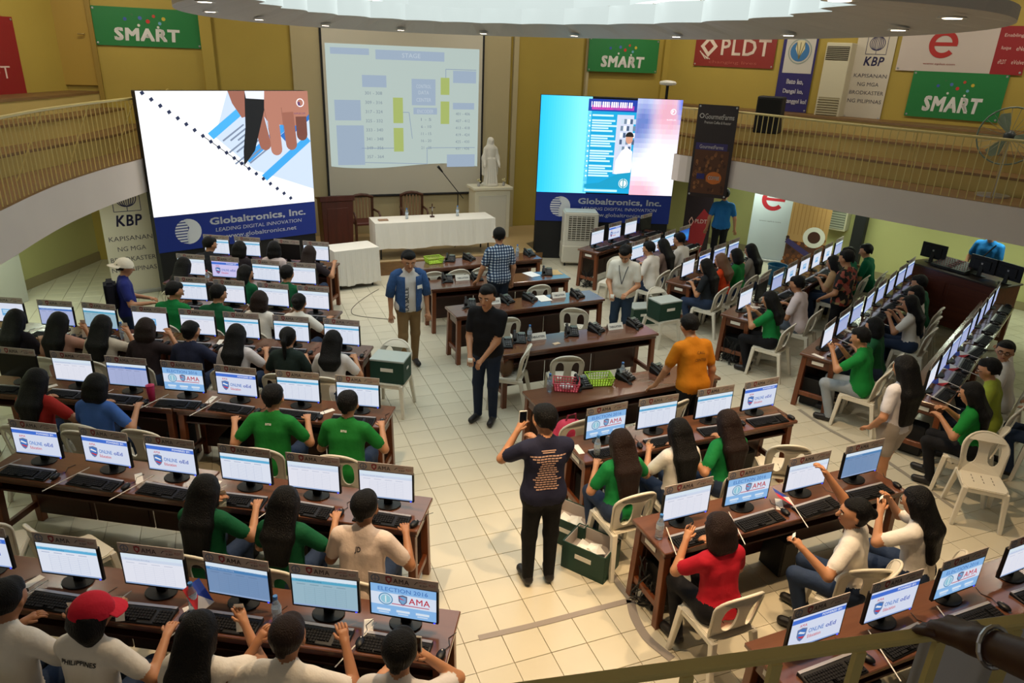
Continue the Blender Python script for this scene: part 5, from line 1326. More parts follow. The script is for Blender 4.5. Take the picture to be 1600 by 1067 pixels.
banner('deep red banner on the gallery side wall', [(-60, 20), (8, 30), (-40, 190), (26, 182)], LW, LA, lambda p, X, Y, w_, h_: (grid_bg(p, X, Y, w_, h_, mat((140, 22, 26), .5, key='tarp', bump=(4, .3))), p.text('PLDT', X+w_*.2, Y+h_*.4, w_*.6, h_*.12, P_((220, 190, 180)))), fix=(1.4, 1.6))
def coffee(p, X, Y, w_, h_):
    grid_bg(p, X, Y, w_, h_, mat((46, 34, 34), .4, key='tarp', bump=(4, .3)), 4, 8); wh = P_((216, 210, 206))
    p.text('GourmetFarms', X+w_*.2, Y+h_*.85, w_*.72, h_*.055, wh); p.text('Premium Coffee & Roaster', X+w_*.2, Y+h_*.80, w_*.66, h_*.03, wh); p.ring(X+w_*.12, Y+h_*.88, w_*.06, w_*.02, wh)
    p.rect(X+w_*.06, Y+h_*.52, w_*.8, h_*.075, P_((60, 50, 110))); p.up(); p.text('GourmetFarms', X+w_*.16, Y+h_*.535, w_*.6, h_*.04, wh)
    p.rect(X+w_*.06, Y+h_*.04, w_*.86, h_*.48, P_((92, 52, 28))); p.up()
    for k in range(60):
        u, v = random.random(), random.random(); p.disc(X+w_*(.1+.78*u), Y+h_*(.06+.43*v), w_*.035, P_([(126, 78, 40), (70, 38, 20), (150, 96, 52)][k % 3]), 8, ry=w_*.05)
    p.up(); p.disc(X+w_*.62, Y+h_*.22, w_*.2, P_((206, 110, 40)), 20, ry=w_*.16); p.up(); p.text('COFFEE', X+w_*.48, Y+h_*.20, w_*.28, h_*.04, wh, bold=.03)
    p.rect(X+w_*.18, Y+h_*.20, w_*.2, h_*.06, P_((40, 40, 110)))
gA = np.array(railR[16])
banner('dark brown coffee bean banner hanging off the gallery rail', [(1103, 168), (1156, 172), (1072, 297), (1124, 308)], (3.55, 15.45), math.radians(-22), coffee, off=.14, fix=(.80, 1.85))

# ---- standing banners
def standee(label, px, z, ang, W, H_, draw):
    g = G(*px, z); t = thing('standing_banner', label, 'banner', (g[0], g[1], 0), ang)
    p = Panel(.0012); draw(p, -W/2, .06, W, H_); obj('sheet', p.mesh('sheet'), t)
    obj('base', MB().box((0, .02, .03), (W, .14, .06)).mesh('base', M_silver, bevel=.01), t)
    obj('pole', MB().tube([(0, .02, .05), (0, .02, H_+.05)], .009, 6).mesh('pole', M_silver), t); obj('top_bar', MB().box((0, .006, H_+.06), (W, .02, .02)).mesh('top_bar', M_silver), t)
def estand(p, X, Y, w_, h_):
    grid_bg(p, X, Y, w_, h_, mat((196, 204, 214), .5, key='tarp'), 4, 8); elogo(p, X+w_*.5, Y+h_*.80, w_*.30, P_((170, 30, 44))); p.text('www.eplus.com', X+w_*.22, Y+h_*.50, w_*.56, h_*.022, P_((90, 90, 100)))
def cstand(p, X, Y, w_, h_):
    grid_bg(p, X, Y, w_, h_, mat((188, 146, 92), .5, key='tarp'), 4, 8)
    for k in range(9): p.rect(X+w_*(.05+.1*k), Y+h_*.45, w_*.02, h_*.45, P_((166, 122, 70)))
    p.text('CONCESSIONS', X+w_*.08, Y+h_*.93, w_*.8, h_*.03, P_((90, 60, 40))); p.rect(X, Y, w_, h_*.36, P_((84, 46, 26))); p.up()
    for k in range(46): p.disc(X+w_*random.random(), Y+h_*.42*random.random(), w_*.05, P_([(126, 72, 34), (60, 30, 18), (156, 92, 40)][k % 3]), 8)
    p.up(); p.ring(X+w_*.68, Y+h_*.44, w_*.28, w_*.12, P_((228, 224, 214)), 24); p.disc(X+w_*.68, Y+h_*.44, w_*.16, P_((70, 36, 22)))
    p.line([(X, Y+h_*.36), (X+w_*.6, Y+h_*.2)], w_*.14, P_((60, 50, 104)))
def pstand(p, X, Y, w_, h_):
    grid_bg(p, X, Y, w_, h_, mat((34, 16, 24), .5, key='tarp'), 4, 8); p.poly([(X+w_*.2, Y), (X+w_*.75, Y), (X+w_, Y+h_*.5), (X+w_*.7, Y+h_*.62), (X+w_*.3, Y+h_*.4)], P_((150, 24, 34))); p.up()
    p.text('PLDT', X+w_*.42, Y+h_*.42, w_*.44, h_*.055, P_((226, 200, 196)), bold=.02); p.line([(X+w_*.2, Y+h_*.44), (X+w_*.28, Y+h_*.50), (X+w_*.36, Y+h_*.44), (X+w_*.28, Y+h_*.38), (X+w_*.2, Y+h_*.44)], w_*.03, P_((226, 170, 160)))
standee('pale standing banner with a red letter e', (1192, 408), 0, math.radians(-22), .84, 1.72, estand)
standee('tan standing banner with coffee beans and white cup', (1250, 424), 0, math.radians(-30), .82, 1.66, cstand)
standee('black and red standing banner beside the poster screen', (1082, 399), 0, math.radians(-6), .62, 1.7, pstand)
standee('grey standing banner with globe in a square', (218, 458), 0, math.radians(35), .80, 1.95, kbp)
# ================================================================== STAGE, MACHINES, SMALL THINGS
M_cloth = mat((226, 222, 214), .75, key='table_cloth', bump=(6, .3))
def draped(label, A, B, depth, ztop, zlow, zfloor):
    A, B = np.array(A[:2]), np.array(B[:2]); a = math.atan2(*(B-A)[::-1]); W = float(np.linalg.norm(B-A)); n = np.array([math.sin(a), -math.cos(a)]); c = (A+B)/2-n*depth/2
    t = thing('folding_table', label, 'table', (*c, zfloor), a)
    obj('table_top', MB().box((0, 0, ztop-zfloor-.02), (W-.02, depth-.02, .03)).mesh('table_top', M_wood), t)
    lm = MB().tube([(0, 0, 0), (0, 0, ztop-zfloor-.04)], .016, 8).mesh('leg', M_blackm)
    for sx in (-1, 1):
        for sy in (-1, 1): obj('leg', lm, t, (sx*(W/2-.12), sy*(depth/2-.08), 0))
    mb = MB(); per = []; N_ = 30
    def edge(x0, y0, x1, y1, n_): return [(x0+(x1-x0)*i/n_, y0+(y1-y0)*i/n_) for i in range(n_)]
    per = edge(-W/2, -depth/2, W/2, -depth/2, N_)+edge(W/2, -depth/2, W/2, depth/2, 8)+edge(W/2, depth/2, -W/2, depth/2, N_)+edge(-W/2, depth/2, -W/2, -depth/2, 8)
    n_ = len(per); top = [(x, y, ztop-zfloor) for x, y in per]; low = []
    for i, (x, y) in enumerate(per):
        f = 1+.012*math.sin(i*1.9)+.01*math.sin(i*.7); low.append((x*f+(.01*math.sin(i*1.3)), y*(1.06+.05*math.sin(i*1.7)), zlow-zfloor+.015*math.sin(i*.5)))
    mb.add(top+low, [tuple(range(n_))]+[(i, n_+i, n_+(i+1) % n_, (i+1) % n_) for i in range(n_)])
    cl = tag(obj('tablecloth', mb.mesh('tablecloth', M_cloth), None, (*c, zfloor+.003), a), 'white cloth draped over the '+label.split(' under')[0].replace('long ', 'long ').replace('plain ', 'plain '), 'tablecloth')
    return c, a, W
hc, ha, hw_ = draped('long stage table under white cloth', G(586, 350, 1.05), G(774, 341, 1.05), .62, 1.05, .52, .30)
draped('plain side table under white cloth below the stage', G(522, 394, .76), G(592, 386, .76), .55, .76, .08, 0)
def on_table(c, a, x, y, z): u = np.array([math.cos(a), math.sin(a)]); n = np.array([-math.sin(a), math.cos(a)]); return (*(c+u*x+n*y), z)
cr = thing('crucifix', 'small dark crucifix on the stage table', 'crucifix', on_table(hc, ha, .0, .05, 1.053), ha)
obj('base', MB().box((0, 0, .015), (.09, .06, .03)).mesh('base', M_wooddk, bevel=.004), cr); obj('cross', MB().box((0, 0, .15), (.018, .014, .26)).box((0, 0, .2), (.12, .0141, .018)).mesh('cross', M_wooddk), cr)
obj('figure', MB().ball((0, -.012, .17), (.012, .008, .05), 8).mesh('figure', M_silver), cr)
def bottle(label, loc, h_=.22, capc=(60, 120, 190), rad=.031, tint=(200, 214, 226)):
    t = thing('water_bottle', label, 'bottle', loc)
    obj('body', cached(('bot', h_, tint), lambda: MB().lathe([(rad*.9, 0), (rad, .008), (rad, h_*.3), (rad*.92, h_*.34), (rad, h_*.4), (rad, h_*.62), (rad*.45, h_*.84), (rad*.42, h_*.9)], 14).mesh('body', mat(tint, .12, trans=.75, key='bottle_plastic'), smooth=True)), t)
    obj('cap', cached(('cap', h_, capc), lambda: MB().lathe([(rad*.46, h_*.89), (rad*.48, h_*.9), (rad*.48, h_)], 12).mesh('cap', mat(capc, .4))), t)
    obj('label_wrap', cached(('lab', h_), lambda: MB().lathe([(rad*1.015, h_*.42), (rad*1.015, h_*.6)], 14).mesh('label_wrap', mat((190, 206, 224), .5))), t)
    return t
bottle('clear water bottle beside the crucifix towards lectern', on_table(hc, ha, -.55, .0, 1.053)); bottle('clear water bottle beside the crucifix towards statue', on_table(hc, ha, .55, .05, 1.053))
o = tag(obj('folded_cloth', MB().box((0, 0, .012), (.2, .12, .024)).mesh('folded_cloth', mat((150, 120, 96), .8), bevel=.008), None, on_table(hc, ha, -1.05, -.05, 1.053), ha), 'small folded brown cloth on the stage table', 'cloth')
def armchair(label, px, da):
    g = G(*px, 1.22); t = thing('wooden_armchair', label, 'chair', (*(g[:2]-HV*.3), .30), HALL+math.pi+da)
    W = mat((92, 52, 34), .4, wood=('z', 1.2, .6), key='armchair_wood')
    for sx in (-1, 1):
        obj('leg', MB().box((sx*.26, .24, .22), (.05, .05, .44)).mesh('leg', W, bevel=.005), t); obj('leg', MB().hexa([(sx*.24-.025, -.28, 0), (sx*.24+.025, -.28, 0), (sx*.24+.025, -.23, 0), (sx*.24-.025, -.23, 0)], [(sx*.24-.025, -.25, .95), (sx*.24+.025, -.25, .95), (sx*.24+.025, -.2, .95), (sx*.24-.025, -.2, .95)]).mesh('leg', W), t)
        obj('armrest', MB().tube([(sx*.26, .25, .42), (sx*.27, .26, .62), (sx*.27, .16, .67), (sx*.26, -.22, .66)], .024, 8).mesh('armrest', W, smooth=True), t)
    obj('seat', MB().box((0, 0, .44), (.54, .5, .06)).mesh('seat', mat((84, 34, 26), .5), bevel=.015), t)
    obj('crest_rail', MB().tube([(-.26, -.22, .92), (-.13, -.24, .97), (0, -.245, .985), (.13, -.24, .97), (.26, -.22, .92)], .034, 8).mesh('crest_rail', W, smooth=True), t)
    sm = MB().box((0, -.235, .7), (.035, .014, .46)).mesh('slat', mat((150, 116, 84), .5))
    for k in range(6): obj('slat', sm, t, (-.18+.072*k, 0, 0))
armchair('wooden slatted armchair beside the lectern', (565, 308), .1); armchair('wooden slatted armchair behind the stage table', (641, 304), -.05)
g = G(527, 386, .3)
t = thing('lectern', 'dark red brown wooden lectern on the stage', 'lectern', (g[0], g[1], .3), HALL+.1)
Wl = mat((84, 36, 26), .4, wood=('z', 1.0, .6), key='lectern_wood')
obj('body', MB().hexa([(-.3, -.2, 0), (.3, -.2, 0), (.3, .2, 0), (-.3, .2, 0)], [(-.33, -.22, 1.02), (.33, -.22, 1.02), (.33, .2, 1.02), (-.33, .2, 1.02)]).mesh('body', Wl, bevel=.01), t)
obj('front_panel', MB().box((0, -.215, .5), (.44, .015, .75)).mesh('front_panel', Wl, bevel=.004), t); obj('reading_top', MB().hexa([(-.36, -.24, 1.02), (.36, -.24, 1.02), (.36, .24, 1.02), (-.36, .24, 1.02)], [(-.36, -.24, 1.13), (.36, -.24, 1.13), (.36, .24, 1.04), (-.36, .24, 1.04)]).mesh('reading_top', Wl, bevel=.005), t)
g = G(768, 372, .3)
ped = thing('pedestal', 'white panelled pedestal below the statue', 'pedestal', (*(g[:2]+HV*.22), .3), HALL)
obj('body', MB().box((0, 0, .55), (.84, .46, 1.1)).mesh('body', M_cream, bevel=.008), ped); obj('top_slab', MB().box((0, 0, 1.135), (.94, .54, .07)).mesh('top_slab', M_cream, bevel=.012), ped); obj('front_panel', MB().box((0, -.235, .55), (.66, .02, .86)).mesh('front_panel', mat((212, 206, 190), .5), bevel=.006), ped)
# statue: robed figure with open low hands
sp = ped.location
stt = thing('statue', 'white robed statue with lowered open hands', 'statue', (sp.x, sp.y, 1.472), HALL)
def robe():
    P = [((0, 0, .06), (0, 0, .55), .15, .10, 0, .05), ((0, 0, .5), (0, 0, .80), .105, .10, 0, .05), ((-.09, 0, .82), (.09, 0, .82), .055, .055, 0, .04), ((0, 0, .86), (0, -.005, .95), .035, .035, 0, .02), ((0, -.01, .985), (0, -.015, .96), .056, .045, 0, .02), ((0, .02, .99), (0, .03, .7), .072, .12, 0, .04), ((0, -.07, .985), (0, -.075, .97), .008, .01, 0, .01)]
    for sx in (-1, 1): P += [((sx*.12, 0, .8), (sx*.16, -.03, .6), .045, .042, 0, .03), ((sx*.16, -.03, .6), (sx*.17, -.12, .47), .04, .03, 0, .02), ((sx*.17, -.12, .47), (sx*.175, -.15, .42), .018, .014, 0, .01), ((sx*.15, .0, .62), (sx*.16, .02, .25), .06, .03, 0, .04)]
    for k in range(5): x = -.1+.05*k; P.append(((x*.7, -.09, .6), (x*1.2, -.13, .06), .018, .026, 0, .02))
    V, F = nets(P, .012); return to_mesh('robe', V, F, [mat((226, 220, 208), .55, key='plaster')])
obj('robe', robe(), stt); obj('plinth', MB().lathe([(.2, 0), (.2, .03), (.17, .06), (.16, .07)], 20).mesh('plinth', mat((210, 204, 190), .6)), stt)
for sx in (-1, 1):
    f = thing('flower_vase', 'small vase of pale flowers %s the statue base' % ('beside' if sx < 0 else 'opposite the mic at'), 'vase', (*(np.array([sp.x, sp.y])+HU*sx*.3-HV*.1), 1.472), 0)
    obj('vase', MB().lathe([(.025, 0), (.035, .03), (.02, .07), (.028, .09)], 12).mesh('vase', M_silver), f)
    for k in range(5): obj('bloom', cached('bloom', lambda: MB().ball((0, 0, 0), .02, 6).mesh('bloom', mat((206, 196, 150), .7))), f, (.03*math.cos(k*1.3), .03*math.sin(k*1.3), .11+.012*k))
# microphone stand
mp = np.array(on_table(hc, ha, .72, .55, .3))
t = thing('microphone_stand', 'black boom microphone stand behind the stage table', 'microphone stand', tuple(mp), HALL)
obj('pole', MB().tube([(0, 0, .1), (0, 0, 1.15)], .011, 8).mesh('pole', M_black), t); bo = obj('boom', MB().tube([(.12, 0, 1.02), (-.38, -.05, 1.62)], .009, 8).mesh('boom', M_black), t)
obj('microphone', MB().tube([(-.36, -.05, 1.60), (-.46, -.06, 1.72)], [.016, .03], 10).mesh('microphone', M_black), t)
for k in range(3): obj('foot', MB().tube([(0, 0, .12), (.26*math.cos(2.1*k), .26*math.sin(2.1*k), .01)], .009, 6).mesh('foot', M_black), t)
# air cooler
g = G(897, 408, 0)
t = thing('air_cooler', 'tall white evaporative air cooler on castors', 'air cooler', (g[0]+.05, 15.38, 0), math.radians(3)); Wc = mat((218, 214, 202), .45, key='cooler')
obj('body', MB().box((0, 0, .62), (.74, .5, 1.12)).mesh('body', Wc, bevel=.03, segs=3), t); obj('tank', MB().box((0, -.01, .27), (.76, .52, .38)).mesh('tank', mat((206, 202, 188), .45), bevel=.02), t)
gr = obj('grille', MB().box((0, -.252, .84), (.54, .01, .52)).mesh('grille', mat((90, 84, 72), .6)), t)
lv = MB().box((0, -.262, 0), (.53, .02, .012)).mesh('louvre', Wc)
for k in range(11): obj('louvre', lv, gr, (0, 0, .605+.047*k))
for k in range(5): obj('louvre', cached('vlv', lambda: MB().box((0, -.266, .84), (.012, .012, .52)).mesh('louvre', Wc)), gr, (-.2+.1*k, 0, 0))
for sx in (-1, 1):
    for sy in (-1, 1): obj('castor', cached('castor', lambda: MB().tube([(-.015, 0, .035), (.015, 0, .035)], .035, 12).box((0, 0, .065), (.03, .04, .03)).mesh('castor', M_blackm)), t, (sx*.3, sy*.2, 0))
# air conditioners
RN = np.array([math.sin(RA), -math.cos(RA)])
def ac_on(label, corners, P0, ang, dep, name='air_conditioner'):
    n = np.array([math.sin(ang), -math.cos(ang)]); h = [PH(*c, np.array(P0)+n*dep, ang) for c in corners]; W = float(np.linalg.norm(h[1][:2]-h[0][:2])); H_ = float((h[0][2]-h[2][2]+h[1][2]-h[3][2])/2); c = sum(h)/4
    t = thing(name, label, 'air conditioner', (*(c[:2]-n*dep/2), c[2]-H_/2), ang); Wa = mat((206, 198, 170), .5, key='ac')
    obj('case', MB().box((0, 0, H_/2), (W, dep-.01, H_)).mesh('case', Wa, bevel=.012), t); return t, W, H_, Wa
t, W, H_, Wa = ac_on('cream tower air conditioner between gallery banners', [(1290, 67), (1330, 66), (1268, 202), (1308, 204)], RW, RA, .34)
g1_ = obj('outlet', MB().box((0, -.17, H_-.2), (W-.06, .012, .26)).mesh('outlet', mat((60, 52, 40), .6)), t); sm = MB().box((0, -.18, 0), (W-.07, .014, .008)).mesh('louvre', Wa)
for k in range(7): obj('louvre', sm, g1_, (0, 0, H_-.31+.036*k))
g2_ = obj('intake', MB().box((0, -.17, .35), (W-.08, .008, .62)).mesh('intake', mat((150, 140, 110), .6)), t)
for k in range(12): obj('louvre', sm, g2_, (0, 0, .07+.05*k))
t, W, H_, Wa = ac_on('grey louvred window air conditioner below the gallery', [(1283, 318), (1326, 322), (1279, 356), (1320, 362)], RW, RA, .3)
g1_ = obj('grille', MB().box((0, -.15, H_*.5), (W-.06, .012, H_-.08)).mesh('grille', mat((120, 122, 108), .6)), t); sm = MB().box((0, -.16, 0), (W-.07, .014, .012)).mesh('louvre', mat((196, 196, 178), .5))
for k in range(9): obj('louvre', sm, g1_, (0, 0, .06+k*(H_-.12)/8))
t = thing('air_conditioner', 'grey floor air conditioner with slatted top by the skirting', 'air conditioner', (-8.62, 10.75, 0), LA); Wa = mat((186, 186, 176), .5, key='ac')
obj('case', MB().box((0, .0, .42), (1.6, .42, .84)).mesh('case', Wa, bevel=.012), t)
gq = obj('grille', MB().hexa([(-.76, -.22, .84), (.76, -.22, .84), (.76, .19, .84), (-.76, .19, .84)], [(-.76, -.0, 1.3), (.76, -.0, 1.3), (.76, .19, 1.3), (-.76, .19, 1.3)]).mesh('grille', mat((44, 44, 40), .6)), t)
for k in range(7): obj('louvre', cached('lacl', lambda: MB().box((0, -.01, 0), (1.5, .03, .02)).mesh('louvre', Wa)), gq, (0, -.215+.033*k, .87+.066*k))
# gallery things: loudspeaker, fan, dome camera
def at_dist(px, d): r = ray(*px); k = d/math.hypot(r[0], r[1]); return r*k+np.array([0, 0, CAMH])
g = at_dist((1198, 206), 16.3)
t = thing('loudspeaker', 'black loudspeaker box standing on the gallery tiers', 'loudspeaker', (g[0], g[1], max(g[2], ZB+.3)-.02), math.radians(-30))
obj('cabinet', MB().box((0, 0, .36), (.5, .4, .72)).mesh('cabinet', M_blackm, bevel=.02), t); obj('grille', MB().box((0, -.205, .36), (.44, .015, .64)).mesh('grille', mat((30, 30, 30), .9), bevel=.004), t)
g = at_dist((1577, 213), 14.2); zf = ZB
t = thing('pedestal_fan', 'large pedestal fan with wire cage on the gallery', 'fan', (g[0], g[1], zf), math.radians(-35)); hz = g[2]-zf; r_ = .44
obj('base', MB().lathe([(.25, 0), (.25, .03), (.05, .06)], 20).mesh('base', M_steel), t); obj('pole', MB().tube([(0, .05, .03), (0, .05, hz)], .022, 8).mesh('pole', M_steel), t); obj('motor', MB().ball((0, .06, hz), (.09, .13, .09), 12).mesh('motor', mat((60, 66, 70), .5), smooth=True), t)
cg_ = obj('cage', MB().tube([(r_*math.cos(a), 0, hz+r_*math.sin(a)) for a in [2*math.pi*k/28 for k in range(29)]], .012, 6).mesh('cage', mat((120, 140, 130), .4)), t)
for k in range(22): a = 2*math.pi*k/22; obj('wire', cached(('wire', k, round(hz, 2)), lambda: MB().tube([(.08*math.cos(a), -.1, hz+.08*math.sin(a)), (r_*.6*math.cos(a), -.09, hz+r_*.6*math.sin(a)), (r_*math.cos(a), 0, hz+r_*math.sin(a))], .0035, 4).mesh('wire', mat((150, 160, 150), .4))), cg_)
for k in range(3):
    a = 2*math.pi*k/3; b_ = MB(); pts = [(.07, -.25), (.2, -.42), (.36, -.34), (.38, .0), (.3, .3), (.08, .25)]
    vs = [(rr_*math.cos(a+w_), -.04+.04*w_, hz+rr_*math.sin(a+w_)) for rr_, w_ in pts]; b_.add(vs+[(x, y+.006, z) for x, y, z in vs], [tuple(range(6)), tuple(range(11, 5, -1))]+[(i, (i+1) % 6, 6+(i+1) % 6, 6+i) for i in range(6)])
    obj('blade', b_.mesh('blade', mat((150, 170, 150), .4)), t)
t = thing('dome_antenna', 'white dome antenna on a short black post', 'antenna', (3.05, 15.97, 3.5), 0)
obj('post', MB().tube([(0, 0, 0), (0, 0, .28)], .03, 8).mesh('post', M_black), t); obj('dome', MB().lathe([(.05, .27), (.17, .29), (.18, .33), (.15, .36), (.05, .375)], 20).mesh('dome', M_white), t)
# control counter with equipment
A, B = G(1428, 418, 1.0)[:2], G(1541, 452, 1.0)[:2]
ang = math.atan2(*(B-A)[::-1]); W = float(np.linalg.norm(B-A)); n = np.array([math.sin(ang), -math.cos(ang)]); ext = .35
A2 = A-(B-A)/W*ext; W2 = W+ext; c = (A2+B)/2-n*.62
cn = thing('control_counter', 'long dark wooden control counter with panelled front', 'counter', (*c, 0), ang); Wk = mat((98, 46, 28), .4, wood=('x', 1.0, .55), key='counter_wood')
obj('carcass', MB().box((0, 0, .52), (W2, .62, .92)).mesh('carcass', Wk, bevel=.01), cn); obj('counter_top', MB().box((0, 0, .99), (W2+.04, .68, .03)).mesh('counter_top', mat((54, 40, 36), .3), bevel=.006), cn)
for k in range(2): obj('front_panel', MB().box(((k-.5)*W2*.48, -.315, .5), (W2*.44, .02, .66)).mesh('front_panel', Wk, bevel=.006), cn)
def cpt(x, y): u = np.array([math.cos(ang), math.sin(ang)]); return c+u*x-n*y
for k, x in enumerate((-W2*.38, W2*.17, W2*.44)):
    p = cpt(x, .05); t = thing('monitor', 'black monitor seen from behind, %s on the control counter' % ORD[k+1], 'monitor', (*p, 1.008), ang+math.pi+(.1, 0, -.1)[k])
    obj('stand_base', cached('mon_base', None), t); obj('neck', cached('mon_neck', None), t); o = obj('bezel', cached('mon_bez', None), t); obj('screen', cached(('scr', 'off'), lambda: screen_mesh('off')), o, (0, -.0056, .209)); obj('back_logo', MB().box((0, .037, .22), (.03, .002, .03)).mesh('back_logo', M_silver), o)
for k, x in enumerate((-W2*.17, -W2*.02)):
    p = cpt(x, .0); t = thing('mixing_console', 'black sound mixing desk with rows of knobs' if k else 'black effects rack beside the sound mixing desk', 'mixer', (*p, 1.008), ang)
    obj('case', MB().hexa([(-.2, -.2, 0), (.2, -.2, 0), (.2, .2, 0), (-.2, .2, 0)], [(-.2, -.2, .05), (.2, -.2, .05), (.2, .2, .14), (-.2, .2, .14)]).mesh('case', M_blackm, bevel=.006), t)
    kb = MB()
    for i in range(8):
        for j in range(5): kb.lathe([(.008, 0), (.006, .014)], 6, (-.16+.045*i, -.15+.07*j, .055+.0165*j*1.0+.005))
    o = obj('knobs', kb.mesh('knobs', mat((150, 60, 70), .5)), t); o['kind'] = 'stuff'
p = G(1340, 402, 0)
g = PH(1343, 360, RW+RN*.25, RA)
t = thing('speaker_column', 'slim black speaker column beside the window air conditioner', 'loudspeaker', (g[0], g[1], 0), RA); obj('column', MB().box((0, 0, .95), (.24, .2, 1.9)).mesh('column', M_blackm, bevel=.015), t); obj('grille', MB().box((0, -.105, 1.1), (.2, .012, 1.4)).mesh('grille', mat((24, 24, 24), .9)), t)
g = G(1216, 412, .45)
t = thing('waste_bin', 'blue plastic waste bin behind the long haired sitter', 'bin', (g[0], g[1], 0)); obj('bucket', MB().lathe([(.15, 0), (.19, .4), (.2, .42), (.185, .42), (.15, .02)], 20).mesh('bucket', mat((24, 92, 130), .45), smooth=False), t); obj('rim', MB().tube([(.195*math.cos(a), .195*math.sin(a), .42) for a in [2*math.pi*k/20 for k in range(21)]], .012, 6).mesh('rim', mat((24, 92, 130), .45)), t)
ang_rail = math.atan2(*(UV(1, rv(1))-UV(0, rv(0)))[::-1])
# white sheet hung on the thick handrail
t = thing('banner', 'white sheet hanging on bars of the thick handrail', 'banner', (*UV(1.40, rv(1.40)+.02), 3.0), ang_rail)
p = Panel(.001); grid_bg(p, -.32, -.6, 1.4, .93, mat((214, 212, 214), .6, key='tarp', bump=(4, .3)), 8, 5); p.text('CEBU', .1, -.05, .5, .14, P_((120, 116, 122))); obj('sheet', p.mesh('sheet', lambda v: (v[0], v[1]-.01*math.sin(v[0]*9), v[2])), t)

# ---- green record boxes
def record_box(label, loc, rz, open_=False):
    t = thing('record_box', label, 'box', loc, rz); gm = mat((20, 62, 48), .6, noise=(6, .05), key='box_card'); w_, d_, h_ = .42, .31, .28
    b = MB(); th = .008
    b.box((0, -d_/2, h_/2), (w_, th, h_)).box((0, d_/2, h_/2), (w_, th, h_)).box((-w_/2, 0, h_/2), (th, d_, h_)).box((w_/2, 0, h_/2), (th, d_, h_)).box((0, 0, .005), (w_, d_, .01))
    obj('carton', cached('carton', lambda: b.mesh('carton', gm)), t)
    obj('white_label', cached('wlab', lambda: MB().box((0, -d_/2-.006, h_*.62), (.16, .003, .045)).mesh('white_label', M_paper)), t)
    obj('end_label', cached('wlab2', lambda: MB().box((w_/2+.006, 0, h_*.6), (.003, .07, .03)).mesh('end_label', M_paper)), t)
    if open_:
        obj('lining', cached('lining', lambda: MB().box((0, 0, h_-.13), (w_-.03, d_-.03, .01)).box((0, d_/2-.012, h_/2+.06), (w_-.02, .006, h_*.55)).box((-w_/2+.012, 0, h_/2+.06), (.006, d_-.02, h_*.55)).box((w_/2-.012, 0, h_/2+.06), (.006, d_-.02, h_*.55)).mesh('lining', mat((176, 166, 160), .8))), t)
        for k in range(4): obj('paper', cached('cpaper', lambda: MB().add([(-.06, -.05, 0), (.06, -.06, .02), (.07, .05, .0), (-.05, .06, .03), (0, 0, .035)], [(0, 1, 4), (1, 2, 4), (2, 3, 4), (3, 0, 4)]).mesh('paper', M_paper)), t, (-.08+.05*k, .02*(-1)**k, h_-.12+.012*k), k*.9)
    else:
        obj('lid', cached('lid', lambda: MB().box((0, 0, h_+.012), (w_+.014, d_+.014, .024)).mesh('lid', mat((176, 186, 182), .6), bevel=.004)), t)
    return t
def on_chair(ch, dx=0, dy=0): c, s_ = math.cos(ch.rotation_euler.z), math.sin(ch.rotation_euler.z); return (ch.location.x+dx*c-dy*s_, ch.location.y+dx*s_+dy*c, .4515)
record_box('green record box with grey lid on the chair beside monitors', on_chair(chA, 0, .02), chA.rotation_euler.z+math.pi)
record_box('green record box with grey lid on the chair near the lanyard', on_chair(chD, 0, .02), chD.rotation_euler.z+math.pi)
g = G(1003, 510, 0); record_box('green record box on the floor behind the lanyard wearer', (g[0], g[1]+.25, 0), .3)
g = G(925, 886, 0); record_box('open green record box with crumpled papers inside', (g[0]-.02, g[1]+.02, 0), HALL-.95, True)
g = G(893, 842, 0); record_box('open green record box against the desk leg', (g[0]-.01, g[1]+.03, 0), HALL-.95, True)

# ---- telephones, cards, baskets on the middle tables
def on_mid(k, px, z=.768):
    g = G(px[0], px[1], z); c, a, L = MT[k]; u = np.array([math.cos(a), math.sin(a)]); n = np.array([math.sin(a), -math.cos(a)]); d = g[:2]-c
    x = max(min(float(d@u), L/2-.13), -L/2+.13); y = max(min(float(d@n), .14), -.09); return (*(c+u*x+n*y), z), a
def phone_meshes():
    base_ = MB().hexa([(-.09, -.1, 0), (.09, -.1, 0), (.09, .1, 0), (-.09, .1, 0)], [(-.085, -.095, .025), (.085, -.095, .025), (.085, .095, .085), (-.085, .095, .085)]).mesh('base', M_black, bevel=.008)
    hs = MB().tube([(-.062, -.085, .05), (-.062, -.05, .072), (-.062, .05, .104), (-.062, .085, .105)], [.024, .017, .017, .024], 8).mesh('handset', M_black, smooth=True)
    kp = MB()
    for i in range(3):
        for j in range(4): kp.box((.005+.024*i, -.07+.025*j, .042+.0158*j), (.015, .014, .008))
    kp = kp.mesh('keypad', mat((120, 122, 126), .5)); lcd = MB().box((.03, .06, .089), (.09, .04, .01), M=Matrix.Rotation(.3, 3, 'X')).mesh('display', mat((90, 104, 98), .3))
    pts = [(-.07+.02*math.cos(t_)-.04*t_/20, -.1-.002*t_+.02*math.sin(t_), .012) for t_ in np.linspace(0, 20, 60)]
    return base_, hs, kp, lcd, MB().tube(pts, .004, 4).mesh('coiled_cord', M_black)
def phone(label, loc, rz):
    b_, hs, kp, lcd, cc = cached('phone', phone_meshes); t = thing('telephone', label, 'telephone', loc, rz, 'black desk telephones'); o = obj('base', b_, t); q = obj('keypad', kp, o); q['kind'] = 'stuff'; obj('display', lcd, o); obj('handset', hs, t); obj('coiled_cord', cc, t)
TNAME = ['basket table', 'table of the black polo shirt', 'third table from the stage', 'checked shirt table', 'table closest to the stage']
